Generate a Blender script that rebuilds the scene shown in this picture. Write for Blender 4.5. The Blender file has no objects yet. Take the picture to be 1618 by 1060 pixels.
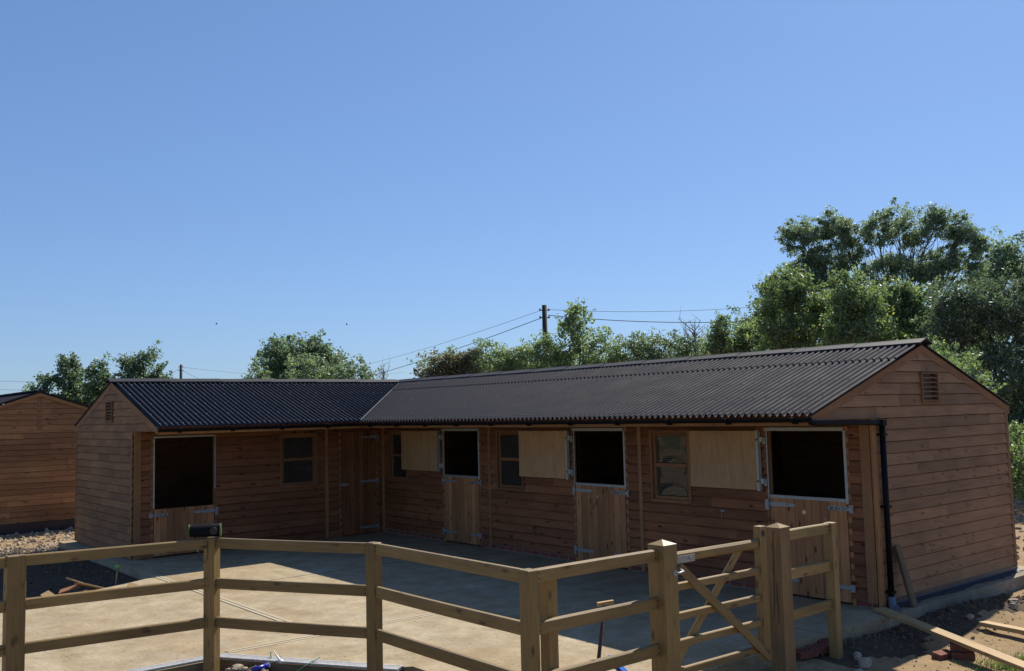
import bpy, math, random
import numpy as np
from mathutils import Matrix, Vector
R = math.radians
random.seed(7); RNG = np.random.default_rng(11)
sc = bpy.context.scene
COL = sc.collection

# ------------------------------------------------------------------ camera
CAM = np.array([16.636, -10.167, 2.353])
YAW, PIT, ROL, FPX = R(50.648), R(4.702), R(-1.383), 1478.55
_fw = np.array([-math.sin(YAW)*math.cos(PIT), math.cos(YAW)*math.cos(PIT), math.sin(PIT)])
_r = np.array([math.cos(YAW), math.sin(YAW), 0]); _u = np.cross(_r, _fw)
_r2 = _r*math.cos(ROL)+_u*math.sin(ROL); _u2 = -_r*math.sin(ROL)+_u*math.cos(ROL)
cam = bpy.data.cameras.new('camera'); cam.sensor_width = 36; cam.lens = 36*FPX/1618
cam.clip_start = .1; cam.clip_end = 3000
co = bpy.data.objects.new('camera', cam); COL.objects.link(co); sc.camera = co
m = Matrix.Identity(4)
for i in range(3):
    m[i][0] = _r2[i]; m[i][1] = _u2[i]; m[i][2] = -_fw[i]; m[i][3] = CAM[i]
co.matrix_world = m
def at(u, v, t):
    """point seen at photo pixel (u, v) at t metres depth, for surveying distant trees and wires"""
    return CAM+(_fw+_r2*(u-809)/FPX-_u2*(v-530)/FPX)*t

# ------------------------------------------------------------------ light
SUNDIR = Vector((-.307, .94, 1.0)).normalized()         # towards the sun
el = math.asin(SUNDIR.z); az = math.atan2(SUNDIR.x, SUNDIR.y)
w = bpy.data.worlds.new('World'); sc.world = w; w.use_nodes = True
nt = w.node_tree; bg = nt.nodes['Background']
sky = nt.nodes.new('ShaderNodeTexSky'); sky.sky_type = 'NISHITA'; sky.sun_disc = False
sky.sun_elevation = el; sky.sun_rotation = az
sky.altitude = 0; sky.air_density = 1.0; sky.dust_density = .3; sky.ozone_density = 2
gm = nt.nodes.new('ShaderNodeGamma'); gm.inputs[1].default_value = .661          # the clear summer sky is evenly blue down to the trees
vm = nt.nodes.new('ShaderNodeVectorMath'); vm.operation = 'MULTIPLY'; vm.inputs[1].default_value = (1.10, 1.486, 2.155)
nt.links.new(sky.outputs[0], gm.inputs[0]); nt.links.new(gm.outputs[0], vm.inputs[0]); nt.links.new(vm.outputs[0], bg.inputs[0]); bg.inputs[1].default_value = .0707
sl = bpy.data.lights.new('sun', 'SUN'); sl.energy = 5.0; sl.angle = R(.5); sl.color = (1, .93, .82)
so = bpy.data.objects.new('sun', sl); COL.objects.link(so)
so.rotation_euler = SUNDIR.to_track_quat('Z', 'Y').to_euler()
sc.view_settings.view_transform = 'Standard'; sc.view_settings.look = 'None'
sc.view_settings.gamma = 1; sc.view_settings.exposure = 0.5

# ------------------------------------------------------------------ materials
class N:
    def __init__(s, name):
        s.m = bpy.data.materials.new(name); s.m.use_nodes = True; s.t = s.m.node_tree
        s.p = s.t.nodes['Principled BSDF']; s.out = s.t.nodes['Material Output']
    def n(s, typ, **k):
        x = s.t.nodes.new('ShaderNode'+typ)
        for a, b in k.items():
            if a.startswith('i_'): x.inputs[a[2:].replace('_', ' ')].default_value = b
            else: setattr(x, a, b)
        return x
    def l(s, a, b): s.t.links.new(a, b)
    def uv(s, sc_=(1, 1, 1), src='UV'):
        c = s.n('TexCoord'); mp = s.n('Mapping'); mp.inputs['Scale'].default_value = sc_
        s.l(c.outputs[src], mp.inputs[0]); return mp.outputs[0]
    def noise(s, vec, scale=5, det=4, rough=.6):
        x = s.n('TexNoise'); x.inputs['Scale'].default_value = scale; x.inputs['Detail'].default_value = det
        x.inputs['Roughness'].default_value = rough
        s.l(vec, x.inputs['Vector']); return x.outputs[0]
    def ramp(s, f, a, b, lo=0, hi=1):
        x = s.n('ValToRGB'); e = x.color_ramp.elements
        e[0].position = lo; e[1].position = hi; e[0].color = (*a, 1); e[1].color = (*b, 1)
        s.l(f, x.inputs[0]); return x.outputs[0]
    def mix(s, f, a, b, mode='MIX'):
        x = s.n('MixRGB', blend_type=mode)
        for v, i in ((f, 0), (a, 1), (b, 2)):
            if isinstance(v, (int, float)): x.inputs[i].default_value = v if i == 0 else (v, v, v, 1)
            elif isinstance(v, tuple): x.inputs[i].default_value = (*v, 1)
            else: s.l(v, x.inputs[i])
        return x.outputs[0]
    def math(s, op, a, b=0.0):
        x = s.n('Math', operation=op)
        for v, i in ((a, 0), (b, 1)):
            if isinstance(v, (int, float)): x.inputs[i].default_value = v
            else: s.l(v, x.inputs[i])
        return x.outputs[0]
    def attr(s, name): return s.n('Attribute', attribute_name=name).outputs['Fac']
    def bump(s, h, st=.3, d=.01):
        x = s.n('Bump'); x.inputs['Strength'].default_value = st; x.inputs['Distance'].default_value = d
        s.l(h, x.inputs['Height']); s.l(x.outputs[0], s.p.inputs['Normal'])
    def fin(s, col, rough=.7, spec=.4, metal=0):
        if isinstance(col, tuple): s.p.inputs['Base Color'].default_value = (*col, 1)
        else: s.l(col, s.p.inputs['Base Color'])
        if isinstance(rough, (int, float)): s.p.inputs['Roughness'].default_value = rough
        else: s.l(rough, s.p.inputs['Roughness'])
        s.p.inputs['Specular IOR Level'].default_value = spec; s.p.inputs['Metallic'].default_value = metal
        return s.m

def wood(name, a, b, dark, knots=1.0, rough=.7, tone=.5, spec=.25):
    k = N(name)
    g = k.noise(k.uv((1.3, 26, 1)), 2.2, 6, .65)
    g2 = k.noise(k.uv((.7, 5, 1)), 2.0, 3)
    col = k.ramp(g, a, b, .3, .72)
    col = k.mix(k.ramp(g2, (0, 0, 0), (.5, .5, .5), .45, .75), col, dark)
    if knots:
        v = k.n('TexVoronoi'); v.inputs['Scale'].default_value = 1.0
        wv = k.uv((4.4, 11, 1)); k.l(wv, v.inputs['Vector'])
        sel = k.n('SeparateColor'); k.l(v.outputs['Color'], sel.inputs[0])
        on = k.math('LESS_THAN', sel.outputs[0], .52)
        d = k.math('ADD', v.outputs['Distance'], k.math('MULTIPLY', k.math('SUBTRACT', k.noise(k.uv((8, 30, 1)), 2), .5), .12))
        kn = k.ramp(d, (1, 1, 1), (0, 0, 0), .09, .26)
        col = k.mix(k.math('MULTIPLY', k.math('MULTIPLY', kn, on), .95*knots), col, tuple(x*.28 for x in dark))
        # resinous streaks either side of a knot
    t = k.math('ADD', k.math('MULTIPLY', k.attr('tone'), tone), 1-tone/2)
    x = k.n('MixRGB', blend_type='MULTIPLY'); x.inputs[0].default_value = 1; k.l(col, x.inputs[1]); k.l(t, x.inputs[2])
    # long weathering drift over the whole thing
    dr = k.noise(k.uv((1, 1, 1), 'Object'), .9, 3)
    c = k.mix(1.0, x.outputs[0], k.ramp(dr, (.78, .78, .78), (1.15, 1.13, 1.1), .3, .7), 'MULTIPLY')
    k.bump(g, .35, .004)
    return k.fin(c, rough, spec)

M = {}
M['clad'] = wood('redwood_cladding', (.178, .068, .030), (.285, .121, .055), (.095, .032, .013), 1.0, tone=.5)
M['gable'] = wood('weathered_gable_cladding', (.225, .122, .062), (.325, .185, .100), (.14, .070, .036), .6, tone=.35)
M['gable_warm'] = wood('brown_gable_cladding', (.225, .112, .050), (.33, .175, .082), (.13, .058, .024), .5, tone=.4)
M['clad_far'] = wood('pale_cladding', (.255, .122, .047), (.375, .195, .085), (.16, .065, .024), .8)
M['door'] = wood('door_boards', (.31, .142, .060), (.46, .228, .105), (.19, .075, .029), 1.0, tone=.6)
M['trim'] = wood('planed_trim', (.245, .122, .052), (.36, .192, .088), (.24, .12, .05), .35)
M['window_wood'] = wood('window_timber', (.19, .088, .040), (.28, .138, .064), (.18, .08, .035), .3)
M['post'] = wood('treated_fence_timber', (.18, .115, .040), (.295, .198, .070), (.12, .068, .025), .8, .55, .35, .4)
M['grey_post'] = wood('weathered_brown_post', (.20, .125, .06), (.32, .21, .10), (.12, .07, .03), .3, .75, .2)
M['plank'] = wood('sawn_plank', (.36, .235, .105), (.46, .32, .155), (.28, .165, .065), .5)
M['old'] = wood('old_board', (.13, .095, .055), (.21, .165, .10), (.08, .055, .03), .5)
M['lining'] = wood('interior_lining', (.28, .14, .07), (.40, .22, .12), (.18, .08, .04), .6)
M['ply'] = wood('plywood', (.375, .222, .107), (.57, .36, .185), (.33, .18, .08), .35, .6, .3)

def simple(name, col, rough=.5, metal=0, spec=.5, var=.15, nscale=20):
    k = N(name); n = k.noise(k.uv(src='Object'), nscale, 5)
    c = k.mix(1.0, col, k.ramp(n, (1-var,)*3, (1+var,)*3, .3, .7), 'MULTIPLY')
    k.bump(n, .15, .003)
    return k.fin(c, rough, spec, metal)
M['black'] = simple('black_plastic', (.006, .006, .008), .6, 0, .12)
M['grate'] = simple('bright_drain_steel', (.55, .55, .54), .5, .2, nscale=30, var=.2)
M['rubber'] = simple('black_rubber', (.015, .015, .017), .6)
M['galv'] = simple('galvanised_steel', (.30, .31, .31), .5, .5, nscale=60, var=.25)
M['galv_dull'] = simple('dull_zinc', (.40, .39, .36), .55, .2, nscale=40, var=.2)
M['dark'] = simple('near_black', (.01, .01, .012), .5)
M['lime'] = simple('lime_plastic', (.07, .095, .03), .6, 0, .2)
M['green_cap'] = simple('green_cap', (.16, .36, .12), .5)
M['blue'] = simple('blue_plastic', (.02, .10, .42), .35)
M['navy'] = simple('blue_label', (.02, .025, .30), .35)
M['white'] = simple('white_plastic', (.75, .75, .72), .4)
M['sheet'] = simple('damp_proof_sheet', (.018, .022, .035), .35, nscale=8, var=.4)
M['pipe_boot'] = simple('grey_blue_plastic', (.10, .13, .18), .45)
M['green_stick'] = simple('green_rod', (.09, .16, .09), .5)
M['copper'] = simple('brown_handle', (.055, .028, .018), .5)
M['pole'] = simple('creosoted_pole', (.045, .034, .028), .9, nscale=6)
M['wire'] = simple('cable', (.02, .02, .022), .7)
M['insul'] = simple('insulator', (.10, .06, .04), .3)
M['yellow'] = simple('yellow_tag', (.85, .62, .22), .5)
M['wirem'] = simple('weld_mesh', (.22, .23, .22), .45, .7)
M['bird'] = simple('dark_feather', (.03, .03, .035), .8)

def roofm():
    k = N('bitumen_corrugated'); n = k.noise(k.uv(src='Object'), 3, 5); n2 = k.noise(k.uv(src='Object'), 90, 3)
    c = k.mix(k.ramp(n, (0, 0, 0), (1, 1, 1), .35, .7), (.027, .028, .036), (.041, .042, .052))
    k.bump(n2, .25, .002)
    return k.fin(c, k.ramp(n, (.66,)*3, (.80,)*3, .3, .7), .08)
M['roof'] = roofm()
M['cap'] = simple('ridge_cap_bitumen', (.030, .030, .036), .65, 0, .15, nscale=12)

def concrete(name, a, b, stain, cool):
    k = N(name); o = k.uv(src='Object')
    n1 = k.noise(o, .55, 5, .6); n2 = k.noise(o, 3.5, 6, .65); n3 = k.noise(o, 45, 4, .7)
    br = k.noise(k.uv((3.2, 13, 1), 'Object'), 2.2, 6, .75)
    c = k.ramp(n2, a, b, .35, .68)
    c = k.mix(k.ramp(n1, (0, 0, 0), (.75,)*3, .44, .66), c, stain)
    c = k.mix(k.ramp(k.noise(o, 1.1, 3), (0, 0, 0), (.6,)*3, .52, .7), c, cool)
    c = k.mix(1.0, c, k.ramp(br, (.90,)*3, (1.09,)*3, .35, .65), 'MULTIPLY')
    ca = k.noise(o, 1.9, 8, .72)
    c = k.mix(1.0, c, k.ramp(ca, (.84, .81, .75), (1.12, 1.14, 1.17), .38, .62), 'MULTIPLY')
    mk = k.ramp(k.noise(k.uv((1.4, .5, 1), 'Object'), 2.6, 8, .8), (0, 0, 0), (.65,)*3, .60, .66)
    c = k.mix(mk, c, tuple(x*.6 for x in stain))
    sp = k.ramp(k.noise(o, 26, 2, .5), (.55, .5, .42), (1, 1, 1), .30, .37)
    c = k.mix(1.0, c, sp, 'MULTIPLY')
    h = k.math('ADD', k.math('MULTIPLY', br, .6), k.math('MULTIPLY', n3, .5)); k.bump(h, .55, .006)
    return k.fin(c, .85, .25)
M['slab'] = concrete('brushed_concrete', (.285, .226, .142), (.375, .312, .205), (.285, .205, .112), (.31, .278, .21))
M['footing'] = concrete('rough_footing', (.20, .17, .125), (.27, .235, .18), (.19, .15, .10), (.23, .21, .18))
M['margin'] = simple('trowelled_cement', (.37, .31, .21), .8, nscale=6, var=.08)
M['joint'] = simple('joint_filler', (.15, .115, .07), .9)

def dirt(name, a, b, c3, sc_=1.0, bs=.03):
    k = N(name); o = k.uv(src='Object')
    n1 = k.noise(o, .7*sc_, 5); n2 = k.noise(o, 6*sc_, 8, .7); n3 = k.noise(o, 28*sc_, 6, .7)
    c = k.ramp(n2, a, b, .32, .68); c = k.mix(k.ramp(n1, (0, 0, 0), (.8,)*3, .45, .65), c, c3)
    v = k.n('TexVoronoi'); v.inputs['Scale'].default_value = 22*sc_; k.l(o, v.inputs['Vector'])
    st = k.ramp(v.outputs['Distance'], (1, 1, 1), (0, 0, 0), .12, .3)
    sl_ = k.n('SeparateColor'); k.l(v.outputs['Color'], sl_.inputs[0])
    on = k.math('LESS_THAN', sl_.outputs[0], .25)
    c = k.mix(k.math('MULTIPLY', k.math('MULTIPLY', st, on), .7), c, (.27, .22, .155))
    h = k.math('ADD', n2, k.math('MULTIPLY', n3, .5)); k.bump(h, .8, bs)
    return k.fin(c, .95, .15)
M['dirt'] = dirt('dry_soil', (.18, .118, .06), (.36, .26, .145), (.28, .19, .10))
M['darkdirt'] = dirt('dug_soil', (.05, .036, .024), (.11, .08, .052), (.075, .053, .035), 1.3)
M['grassy'] = dirt('rough_pasture', (.05, .08, .025), (.12, .15, .05), (.17, .15, .07), .5, .02)
M['rock'] = dirt('rubble_stone', (.25, .20, .145), (.47, .39, .29), (.34, .27, .19), 2.2, .01)
M['soil'] = dirt('soil_crumbs', (.16, .105, .055), (.33, .24, .14), (.25, .17, .09), 2.2, .01)
M['darkrock'] = dirt('clod', (.10, .07, .045), (.18, .13, .085), (.13, .095, .06), 2.2, .01)

def brickm(name, a, b):
    k = N(name); o = k.uv(src='Object'); n = k.noise(o, 14, 6, .7)
    k.bump(n, .5, .004); return k.fin(k.ramp(n, a, b, .3, .7), .85, .2)
M['brick'] = brickm('red_brick', (.13, .045, .034), (.25, .095, .065))

def brickwall():
    k = N('brick_plinth'); b = k.n('TexBrick'); b.inputs['Scale'].default_value = 1
    b.inputs['Brick Width'].default_value = .225; b.inputs['Row Height'].default_value = .075
    b.inputs['Mortar Size'].default_value = .008
    b.inputs['Color1'].default_value = (.24, .075, .05, 1); b.inputs['Color2'].default_value = (.17, .06, .045, 1)
    b.inputs['Mortar'].default_value = (.26, .24, .21, 1)
    k.l(k.uv(), b.inputs['Vector']); return k.fin(b.outputs[0], .9, .2)
M['plinth'] = brickwall()

def glassm():
    k = N('window_glazing'); k.t.nodes.remove(k.p)
    fr = k.n('Fresnel'); fr.inputs[0].default_value = 1.5
    g = k.n('BsdfGlossy'); g.inputs['Roughness'].default_value = .03; t = k.n('BsdfTransparent'); t.inputs[0].default_value = (.55, .6, .6, 1)
    mx = k.n('MixShader'); k.l(k.math('MULTIPLY', fr.outputs[0], 1.7), mx.inputs[0]); k.l(t.outputs[0], mx.inputs[1]); k.l(g.outputs[0], mx.inputs[2])
    k.l(mx.outputs[0], k.out.inputs[0]); return k.m
M['glass'] = glassm()

def leafm(name, a, b, yel, trans=.35):
    k = N(name)
    c = k.ramp(k.attr('tone'), a, b, .0, 1.0)
    c = k.mix(k.ramp(k.attr('tint'), (0, 0, 0), (1, 1, 1), .80, .95), c, yel)
    m_ = k.fin(c, .52, .85)
    tr = k.n('BsdfTranslucent'); k.l(k.mix(1.0, c, (1.2, 1.4, .8), 'MULTIPLY'), tr.inputs[0])
    mx = k.n('MixShader'); mx.inputs[0].default_value = trans
    k.l(k.p.outputs[0], mx.inputs[1]); k.l(tr.outputs[0], mx.inputs[2]); k.l(mx.outputs[0], k.out.inputs[0]); return m_
L = {
 'ash': leafm('ash_foliage', (.13, .165, .125), (.26, .31, .23), (.28, .33, .20), .5),
 'syc': leafm('sycamore_foliage', (.095, .135, .075), (.235, .29, .145), (.38, .38, .14), .5),
 'deep': leafm('deep_green_foliage', (.07, .10, .076), (.17, .22, .145), (.23, .27, .15), .5),
 'willow': leafm('willow_foliage', (.16, .205, .12), (.28, .335, .19), (.36, .38, .19), .5),
 'grey': leafm('hawthorn_foliage', (.12, .15, .11), (.23, .275, .19), (.24, .27, .17), .5),
 'copper': leafm('russet_foliage', (.12, .10, .075), (.21, .20, .125), (.24, .17, .11), .45),
 'dark': leafm('dark_willow_foliage', (.055, .08, .068), (.15, .19, .135), (.24, .27, .15), .45),
 'grass': leafm('grass_blades', (.05, .10, .02), (.12, .19, .04), (.22, .22, .08), .4),
}
M['bark'] = simple('bark', (.075, .058, .042), .95, nscale=9, var=.35)
M['twig'] = simple('dead_twig', (.20, .17, .14), .95)

# ------------------------------------------------------------------ mesh building
W = {}
def props(o, label=None, cat=None, group=None, kind=None):
    for k_, v in (('label', label), ('category', cat), ('group', group), ('kind', kind)):
        if v: o[k_] = v
    return o
def empty(name, loc, label=None, cat=None, group=None):
    o = bpy.data.objects.new(name, None); o.empty_display_size = .2; COL.objects.link(o)
    o.location = loc; W[o.name] = Vector(loc); return props(o, label, cat, group)
def mesh_obj(name, v, f, mats, parent=None, uvs=None, tone=None, midx=None, smooth=False, bevel=0, loc=None, **pr):
    v = np.asarray(v, float)
    me = bpy.data.meshes.new(name)
    if loc is None:
        c = (v.min(0)+v.max(0))/2; c[2] = v[:, 2].min()
    else: c = np.array(loc, float)
    me.from_pydata((v-c).tolist(), [], f)
    for mm in (mats if isinstance(mats, list) else [mats]): me.materials.append(M.get(mm, None) if isinstance(mm, str) else mm)
    if uvs is not None:
        ul = me.uv_layers.new(name='UVMap'); ul.data.foreach_set('uv', np.asarray(uvs, np.float32).ravel())
    a = me.attributes.new('tone', 'FLOAT', 'FACE'); a.data.foreach_set('value', np.asarray(tone if tone is not None else [.5]*len(f), np.float32))
    if midx is not None: me.polygons.foreach_set('material_index', midx)
    if smooth is True: me.polygons.foreach_set('use_smooth', [True]*len(f))
    elif smooth: me.polygons.foreach_set('use_smooth', smooth)
    me.update()
    o = bpy.data.objects.new(name, me); COL.objects.link(o)
    base = W[parent.name] if parent else Vector((0, 0, 0))
    o.location = Vector(c)-base
    if parent: o.parent = parent
    W[o.name] = Vector(c)
    if bevel:
        b = o.modifiers.new('bevel', 'BEVEL'); b.width = bevel; b.segments = 1; b.limit_method = 'ANGLE'
    return props(o, **pr)

class MB:
    def __init__(s): s.v = []; s.f = []; s.uv = []; s.t = []; s.mi = []; s.sm = []
    def face(s, pts, uv, tone=.5, mi=0, sm=False):
        b = len(s.v); s.v += [tuple(p) for p in pts]; s.f.append(tuple(range(b, b+len(pts)))); s.uv += list(uv)
        s.t.append(tone); s.mi.append(mi); s.sm.append(sm)
    def hexa(s, P, tone=None, mi=0, axis=None):
        """P: 8 corners, index bits xyz"""
        P = [np.array(p, float) for p in P]
        ex = np.linalg.norm(P[1]-P[0]); ey = np.linalg.norm(P[2]-P[0]); ez = np.linalg.norm(P[4]-P[0])
        L_ = [ex, ey, ez]; la = int(np.argmax(L_)) if axis is None else axis
        oth = [i for i in range(3) if i != la]; off = (random.random()*50, random.random()*50)
        tone = random.random() if tone is None else tone
        b = len(s.v); s.v += [tuple(p) for p in P]
        def lc(i): return [(i & 1)*ex, ((i >> 1) & 1)*ey, ((i >> 2) & 1)*ez]
        for q, ax in (((0, 2, 3, 1), 2), ((4, 5, 7, 6), 2), ((0, 1, 5, 4), 1), ((2, 6, 7, 3), 1), ((0, 4, 6, 2), 0), ((1, 3, 7, 5), 0)):
            s.f.append(tuple(b+i for i in q))
            for i in q:
                c = lc(i)
                if ax == la: uu, vv = c[oth[0]]*.35, c[oth[1]]
                else:
                    o2 = [i2 for i2 in oth if i2 != ax][0]; uu, vv = c[la], c[o2]+.37*ax
                s.uv.append((uu+off[0], vv+off[1]))
            s.t.append(tone); s.mi.append(mi); s.sm.append(False)
        return s
    def box(s, c, size, rz=0, tone=None, mi=0, rot=None, taper=1.0):
        c = np.array(c, float); h = np.array(size, float)/2
        Rm = np.array(rot.to_3x3()) if rot is not None else np.array([[math.cos(rz), -math.sin(rz), 0], [math.sin(rz), math.cos(rz), 0], [0, 0, 1]])
        P = []
        for i in range(8):
            l = np.array([h[0]*(1 if i & 1 else -1), h[1]*(1 if i & 2 else -1), h[2]*(1 if i & 4 else -1)])
            if i & 4: l[:2] *= taper
            P.append(c+Rm@l)
        return s.hexa(P, tone, mi)
    def lo(s, lo, hi, tone=None, mi=0):
        lo = np.array(lo, float); hi = np.array(hi, float); return s.box((lo+hi)/2, hi-lo, tone=tone, mi=mi)
    def bar(s, a, b, w_, h_, up=(0, 0, 1), tone=None, mi=0):
        a = np.array(a, float); b = np.array(b, float); d = b-a; d /= np.linalg.norm(d)
        sd = np.cross(d, np.array(up, float)); sd /= np.linalg.norm(sd); u = np.cross(sd, d)
        P = []
        for i in range(8):
            P.append((b if i & 1 else a)+sd*w_/2*(1 if i & 2 else -1)*-1+u*h_/2*(1 if i & 4 else -1))
        return s.hexa(P, tone, mi, 0)
    def tube(s, pts, rad, n=8, mi=0, tone=.5, cap=True):
        pts = [np.array(p, float) for p in pts]; rr = rad if isinstance(rad, (list, tuple, np.ndarray)) else [rad]*len(pts)
        b = len(s.v); L_ = 0
        prev = None
        for i, p_ in enumerate(pts):
            d = pts[min(i+1, len(pts)-1)]-pts[max(i-1, 0)]; d = d/(np.linalg.norm(d)+1e-9)
            if prev is None:
                a_ = np.array([0, 0, 1.]) if abs(d[2]) < .9 else np.array([1., 0, 0])
                x = np.cross(d, a_)
            else: x = prev-d*np.dot(prev, d)
            x /= np.linalg.norm(x); prev = x; y = np.cross(d, x)
            for k_ in range(n):
                an = 2*math.pi*k_/n; s.v.append(tuple(p_+rr[i]*(x*math.cos(an)+y*math.sin(an))))
        for i in range(len(pts)-1):
            L2 = L_+np.linalg.norm(pts[i+1]-pts[i])
            for k_ in range(n):
                k2 = (k_+1) % n
                s.f.append((b+i*n+k_, b+i*n+k2, b+(i+1)*n+k2, b+(i+1)*n+k_))
                s.uv += [(L_, k_/n), (L_, (k_+1)/n), (L2, (k_+1)/n), (L2, k_/n)]
                s.t.append(tone); s.mi.append(mi); s.sm.append(True)
            L_ = L2
        if cap:
            for e, rev in ((0, True), (len(pts)-1, False)):
                q = [b+e*n+k_ for k_ in range(n)]; q = q[::-1] if rev else q
                s.f.append(tuple(q)); s.uv += [(0, 0)]*n; s.t.append(tone); s.mi.append(mi); s.sm.append(False)
        return s
    def prism(s, poly, z0, z1, mi=0, tone=None):
        """poly: ccw list of xy"""
        tone = random.random() if tone is None else tone; n = len(poly); b = len(s.v)
        s.v += [(x, y, z0) for x, y in poly]+[(x, y, z1) for x, y in poly]
        s.f.append(tuple(b+n+i for i in range(n))); s.uv += list(poly)
        s.f.append(tuple(b+i for i in range(n))[::-1]); s.uv += list(poly)[::-1]
        s.t += [tone]*2; s.mi += [mi]*2; s.sm += [False]*2
        for i in range(n):
            j = (i+1) % n; l = math.dist(poly[i], poly[j])
            s.f.append((b+i, b+j, b+n+j, b+n+i)); s.uv += [(0, 0), (l, 0), (l, z1-z0), (0, z1-z0)]; s.t.append(tone); s.mi.append(mi); s.sm.append(False)
        return s
    def build(s, name, mats, parent=None, bevel=0, **k_):
        return mesh_obj(name, s.v, s.f, mats, parent, s.uv, s.t, s.mi, s.sm if any(s.sm) else False, bevel, **k_)

# cladding -------------------------------------------------------------
LAP = [(0, .036), (.05, .038), (.45, .031), (.845, .023), (.855, .002), (1.0, .001)]
FEATH = [(0, .036), (.5, .028), (.92, .021), (.925, .003), (1.0, .003)]
def clad(mb, o, u, n, u0, u1, z0, z1, h, openings=(), prof=LAP, jlen=None, mi=0, phase=0, thick=0.0):
    o = np.array(o, float); u = np.array(u, float); n = np.array(n, float); Z = np.array([0, 0, 1.])
    f0 = u0 if callable(u0) else (lambda z: u0); f1 = u1 if callable(u1) else (lambda z: u1)
    P = lambda a, z, d: o+u*a+Z*z+n*d
    row = 0; zb = z0
    while zb < z1-1e-4:
        zt = min(zb+h, z1)
        # joints on this row
        js = []
        if jlen:
            a = f0(zb)+random.uniform(.3, 1)*jlen*random.uniform(.5, 1)
            while a < f1(zb)-.15: js.append(a); a += jlen*random.uniform(.75, 1.2)
        jt = [random.random() for _ in range(len(js)+1)]; joff = [(random.random()*60, random.random()*60) for _ in jt]
        brk = sorted({zb, zt}|{q for op in openings for q in (op[2], op[3]) if zb+1e-4 < q < zt-1e-4})
        for a_, b_ in zip(brk[:-1], brk[1:]):
            mid = (a_+b_)/2
            segs = [(None, None)]
            act = sorted([op for op in openings if op[2] <= mid <= op[3]])
            if act:
                segs = []; cur = None
                for op in act: segs.append((cur, op[0])); cur = op[1]
                segs.append((cur, None))
            for s0, s1 in segs:
                cuts = [s0]+[j for j in js if (s0 is None or j > s0+.02) and (s1 is None or j < s1-.02) and f0(mid)+.02 < j < f1(mid)-.02]+[s1]
                for c0, c1 in zip(cuts[:-1], cuts[1:]):
                    g0 = (lambda z: f0(z)) if c0 is None else (lambda z, c0=c0: c0+.0012)
                    g1 = (lambda z: f1(z)) if c1 is None else (lambda z, c1=c1: c1-.0012)
                    if g1(mid)-g0(mid) < .01: continue
                    ji = sum(1 for j in js if j < (g0(mid)+g1(mid))/2)
                    tone = jt[ji]; of = joff[ji]
                    pts = [(t, d) for t, d in prof if a_-1e-6 <= zb+t*h <= b_+1e-6]
                    def dd(z):
                        t = (z-zb)/h
                        for (ta, da), (tb, db) in zip(prof[:-1], prof[1:]):
                            if ta <= t <= tb+1e-9: return da+(db-da)*(t-ta)/(tb-ta)
                        return prof[-1][1]
                    zs = sorted({a_, b_}|{zb+t*h for t, d in pts})
                    for za, zc in zip(zs[:-1], zs[1:]):
                        if zc-za < 1e-6: continue
                        q = [P(g0(za), za, dd(za)), P(g1(za), za, dd(za)), P(g1(zc), zc, dd(zc)), P(g0(zc), zc, dd(zc))]
                        mb.face(q, [(g0(za)+of[0], za-zb+of[1]), (g1(za)+of[0], za-zb+of[1]), (g1(zc)+of[0], zc-zb+of[1]), (g0(zc)+of[0], zc-zb+of[1])], tone, mi)
                    if abs(a_-zb) < 1e-6:
                        mb.face([P(g0(zb), zb, 0), P(g1(zb), zb, 0), P(g1(zb), zb, dd(zb)), P(g0(zb), zb, dd(zb))], [(of[0], of[1])]*4, tone, mi)
                    for g in (g0, g1):
                        mb.face([P(g(a_), a_, 0), P(g(a_), a_, dd(a_)), P(g(b_), b_, dd(b_)), P(g(b_), b_, 0)], [of]*4, tone, mi)
        zb = zt; row += 1
def panel(mb, o, u, n, u0, u1, z0, z1, openings=(), th=.06, mi=0, zf=None):
    """solid backing between z0 and z1 with rectangular holes"""
    o = np.array(o, float); u = np.array(u, float); n = np.array(n, float); Z = np.array([0, 0, 1.])
    us = sorted({u0, u1}|{q for op in openings for q in op[:2]})
    for a, b in zip(us[:-1], us[1:]):
        mid = (a+b)/2; zs = [z0]
        for op in sorted([q for q in openings if q[0] <= mid <= q[1]], key=lambda q: q[2]): zs += [op[2], op[3]]
        zs.append(z1)
        for za, zc in zip(zs[::2], zs[1::2]):
            if zc-za < .002: continue
            P = []
            for i in range(8):
                P.append(o+u*(b if i & 1 else a)+n*(0 if i & 2 else -th)+Z*(zc if i & 4 else za))
            mb.hexa(P, .5, mi)
def polypanel(mb, o, u, n, poly, th=.06, mi=0):
    o = np.array(o, float); u = np.array(u, float); n = np.array(n, float); Z = np.array([0, 0, 1.])
    A = [o+u*a+Z*z for a, z in poly]; B = [p_-n*th for p_ in A]
    mb.face(A, [(a, z) for a, z in poly], .5, mi); mb.face(B[::-1], [(a, z) for a, z in poly][::-1], .5, mi)
    for i in range(len(A)):
        j = (i+1) % len(A); mb.face([A[i], B[i], B[j], A[j]], [(0, 0)]*4, .5, mi)

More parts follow.
